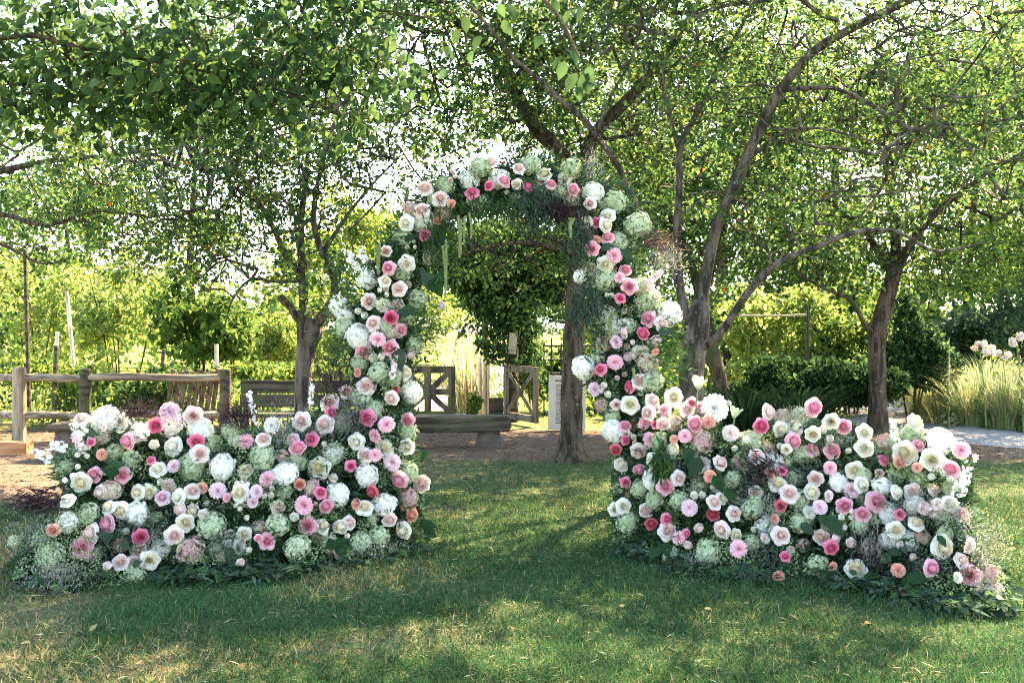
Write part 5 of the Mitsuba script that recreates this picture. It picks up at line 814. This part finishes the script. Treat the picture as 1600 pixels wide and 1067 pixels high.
# tall white phlox and a spire by the path
for px, py, Y, n, lab in ((1530, 540, 13.4, 3, 'tall pink white flower stalk left of the tall grasses'), (1566, 556, 13.6, 4, 'tall white flower stalk above the grass tufts'), (1588, 536, 13.2, 3, 'tall pale flower stalk nearest the right edge'), (1548, 546, 14.2, 2, 'small pale flower stalk between two taller ones')):
    t = thing('flower_stalk', lab, 'flower'); top = P(px, py, Y); ft = top.copy(); ft[2] = 0; ft[0] += .1
    obj('stem', mikit.ply(tube([ft, (ft + top) / 2 + [.02, 0, 0], top], [.012, .01, .006], 5), 'stem_mat'), t)
    m = 40 * n; d = randdir(m); lobe = (rng.normal(size=(5, 3)) * [.05, .05, .045])[rng.integers(5, size=m)]; p = top + lobe + d * [.045, .045, .04] * rng.random((m, 1)) ** .4
    obj('flower_head', vc(floret(m, p, d, .028, shades([(.80, .76, .70), (.82, .66, .62)], m, .05).clip(0, .9)), 'petal_mat'), t)
    k = 16; u = rng.random(k); obj('leaves', vc(scatter(L2, ft + (top - ft) * u[:, None], rng.normal(size=(k, 3)) + [0, 0, .4], rng.normal(size=(k, 3)) * .4 + [0, 0, 1], .13, shades(GREEN, k), .10), 'leaf_mat'), t, kind='stuff')
t = thing('flower_spire', 'dry tapering flower spire left of the tall flower stalks', 'flower'); top = P(1483, 528, 13.6); ft = top.copy(); ft[2] = 0
obj('stem', mikit.ply(tube([ft, (ft + top) / 2, top], [.012, .010, .004], 5), 'wood_pale'), t)
k = 160; u = rng.random(k); obj('leaves', vc(scatter(LN, ft + (top - ft) * u[:, None], rng.normal(size=(k, 3)) + [0, 0, .5], randdir(k), .16 * (1.05 - u), shades(STRAW + GREEN, k)), 'leaf_mat'), t, kind='stuff')

# ------------------------------------------------------------------ lawn: blades, straw, fallen leaves, wood chips
def lawn(n, y0, y1, tpl, wid, hmin, hmax):
    y = y0 + (y1 - y0) * rng.random(n); x = rnd(-1, 1, n) * (y * .56 + .3); b = np_bare(x, y)
    k = rng.random(n) < np.clip(1.02 - b * 1.25, .035, 1) * (.55 + .45 * meshkit.noise(np.stack([x * 3.5, y * 3.5, 0 * x], -1)))
    x, y, b = x[k], y[k], b[k]; m = len(x); pos = np.stack([x, y, gz(x, y) - .002], 1)
    ax = unit(rng.normal(size=(m, 3)) * [.75, .75, .2] + [0, 0, 1.0]); nor = randdir(m) * [1, 1, .2]
    patch = meshkit.fbm(np.stack([x * 1.1, y * 1.1, 0 * x + 4], -1), 3)[:, None]
    c = shades([(.04, .092, .038), (.053, .112, .041), (.07, .128, .043), (.035, .08, .035)], m, .22); dry = shades([(.28, .23, .12), (.20, .18, .08), (.34, .29, .17)], m, .2)
    isdry = rng.random((m, 1)) < np.clip(.04 + 1.3 * (patch - .56) * (.35 + .65 * np.clip((.6 - x) / 1.5, 0, 1))[:, None] + .5 * b[:, None], .03, .65)
    return scatter(tpl, pos, ax, nor, rnd(hmin, hmax, m) * (.55 + 1.0 * meshkit.fbm(np.stack([x * 5, y * 5, 0 * x + 9], -1), 2)), np.where(isdry, dry, c * (.75 + .5 * meshkit.fbm(np.stack([x * 2.3, y * 2.3, 0 * x + 2], -1), 2))[:, None]), wid * rnd(.7, 1.3, m))
obj('grass', vc(join([lawn(150000, 3.4, 5.6, BL, .0042, .02, .055), lawn(130000, 5.6, 8.2, BL, .0048, .022, .055), lawn(110000, 8.2, 13.5, B1, .006, .025, .06)]), 'grass_mat'), label='short worn green lawn with dry straw patches', cat=None, kind='stuff')
n = 1500; y = 3.5 + 6.5 * rng.random(n) ** 1.3; x = rnd(-1, 1, n) * (y * .56)
obj('straw', vc(scatter(LN, np.stack([x, y, gz(x, y) + rnd(.008, .03, n)], 1), rng.normal(size=(n, 3)) * [1, 1, .16], rng.normal(size=(n, 3)) * .3 + [0, 0, 1], rnd(.02, .065, n), shades([(.42, .36, .22), (.33, .28, .16), (.5, .45, .33)], n, .15), .018), 'grass_mat'), label='dry straw bits lying in the lawn', kind='stuff')
n = 9000; y = 7.4 + 6.2 * rng.random(n); x = rnd(-1, 1, n) * (y * .57); k = rng.random(n) < np_bare(x, y) + .04; x, y = x[k], y[k]; n = len(x)
obj('wood_chips', vc(scatter(L2, np.stack([x, y, gz(x, y) + rnd(.002, .012, n)], 1), rng.normal(size=(n, 3)) * [1, 1, .12], rng.normal(size=(n, 3)) * .25 + [0, 0, 1], rnd(.02, .07, n), shades([(.11, .078, .053), (.18, .13, .088), (.07, .046, .03), (.16, .085, .04)], n, .2), .03), 'chip_mat'), label='brown wood chips and leaf litter on the bare soil', kind='stuff')
for px, py in ((1168, 956), (1100, 962), (1562, 968), (1082, 906), (975, 958), (610, 1030), (140, 1000), (1360, 985), (48, 1018)):
    p = G(px, py); p[2] = gz(p[0], p[1]) + .03
    obj('fallen_leaf', vc(scatter(L6, p[None], (rng.normal(size=3) * [1, 1, .15])[None], np.array([[.2 * rng.normal(), -.3, 1]]), .045, shades([(.32, .22, .09), (.22, .11, .06), (.38, .32, .14)], 1, .1)), 'leaf_mat', True), label='small yellow brown fallen leaf lying on the grass', cat='leaf', group='fallen leaves on the lawn')
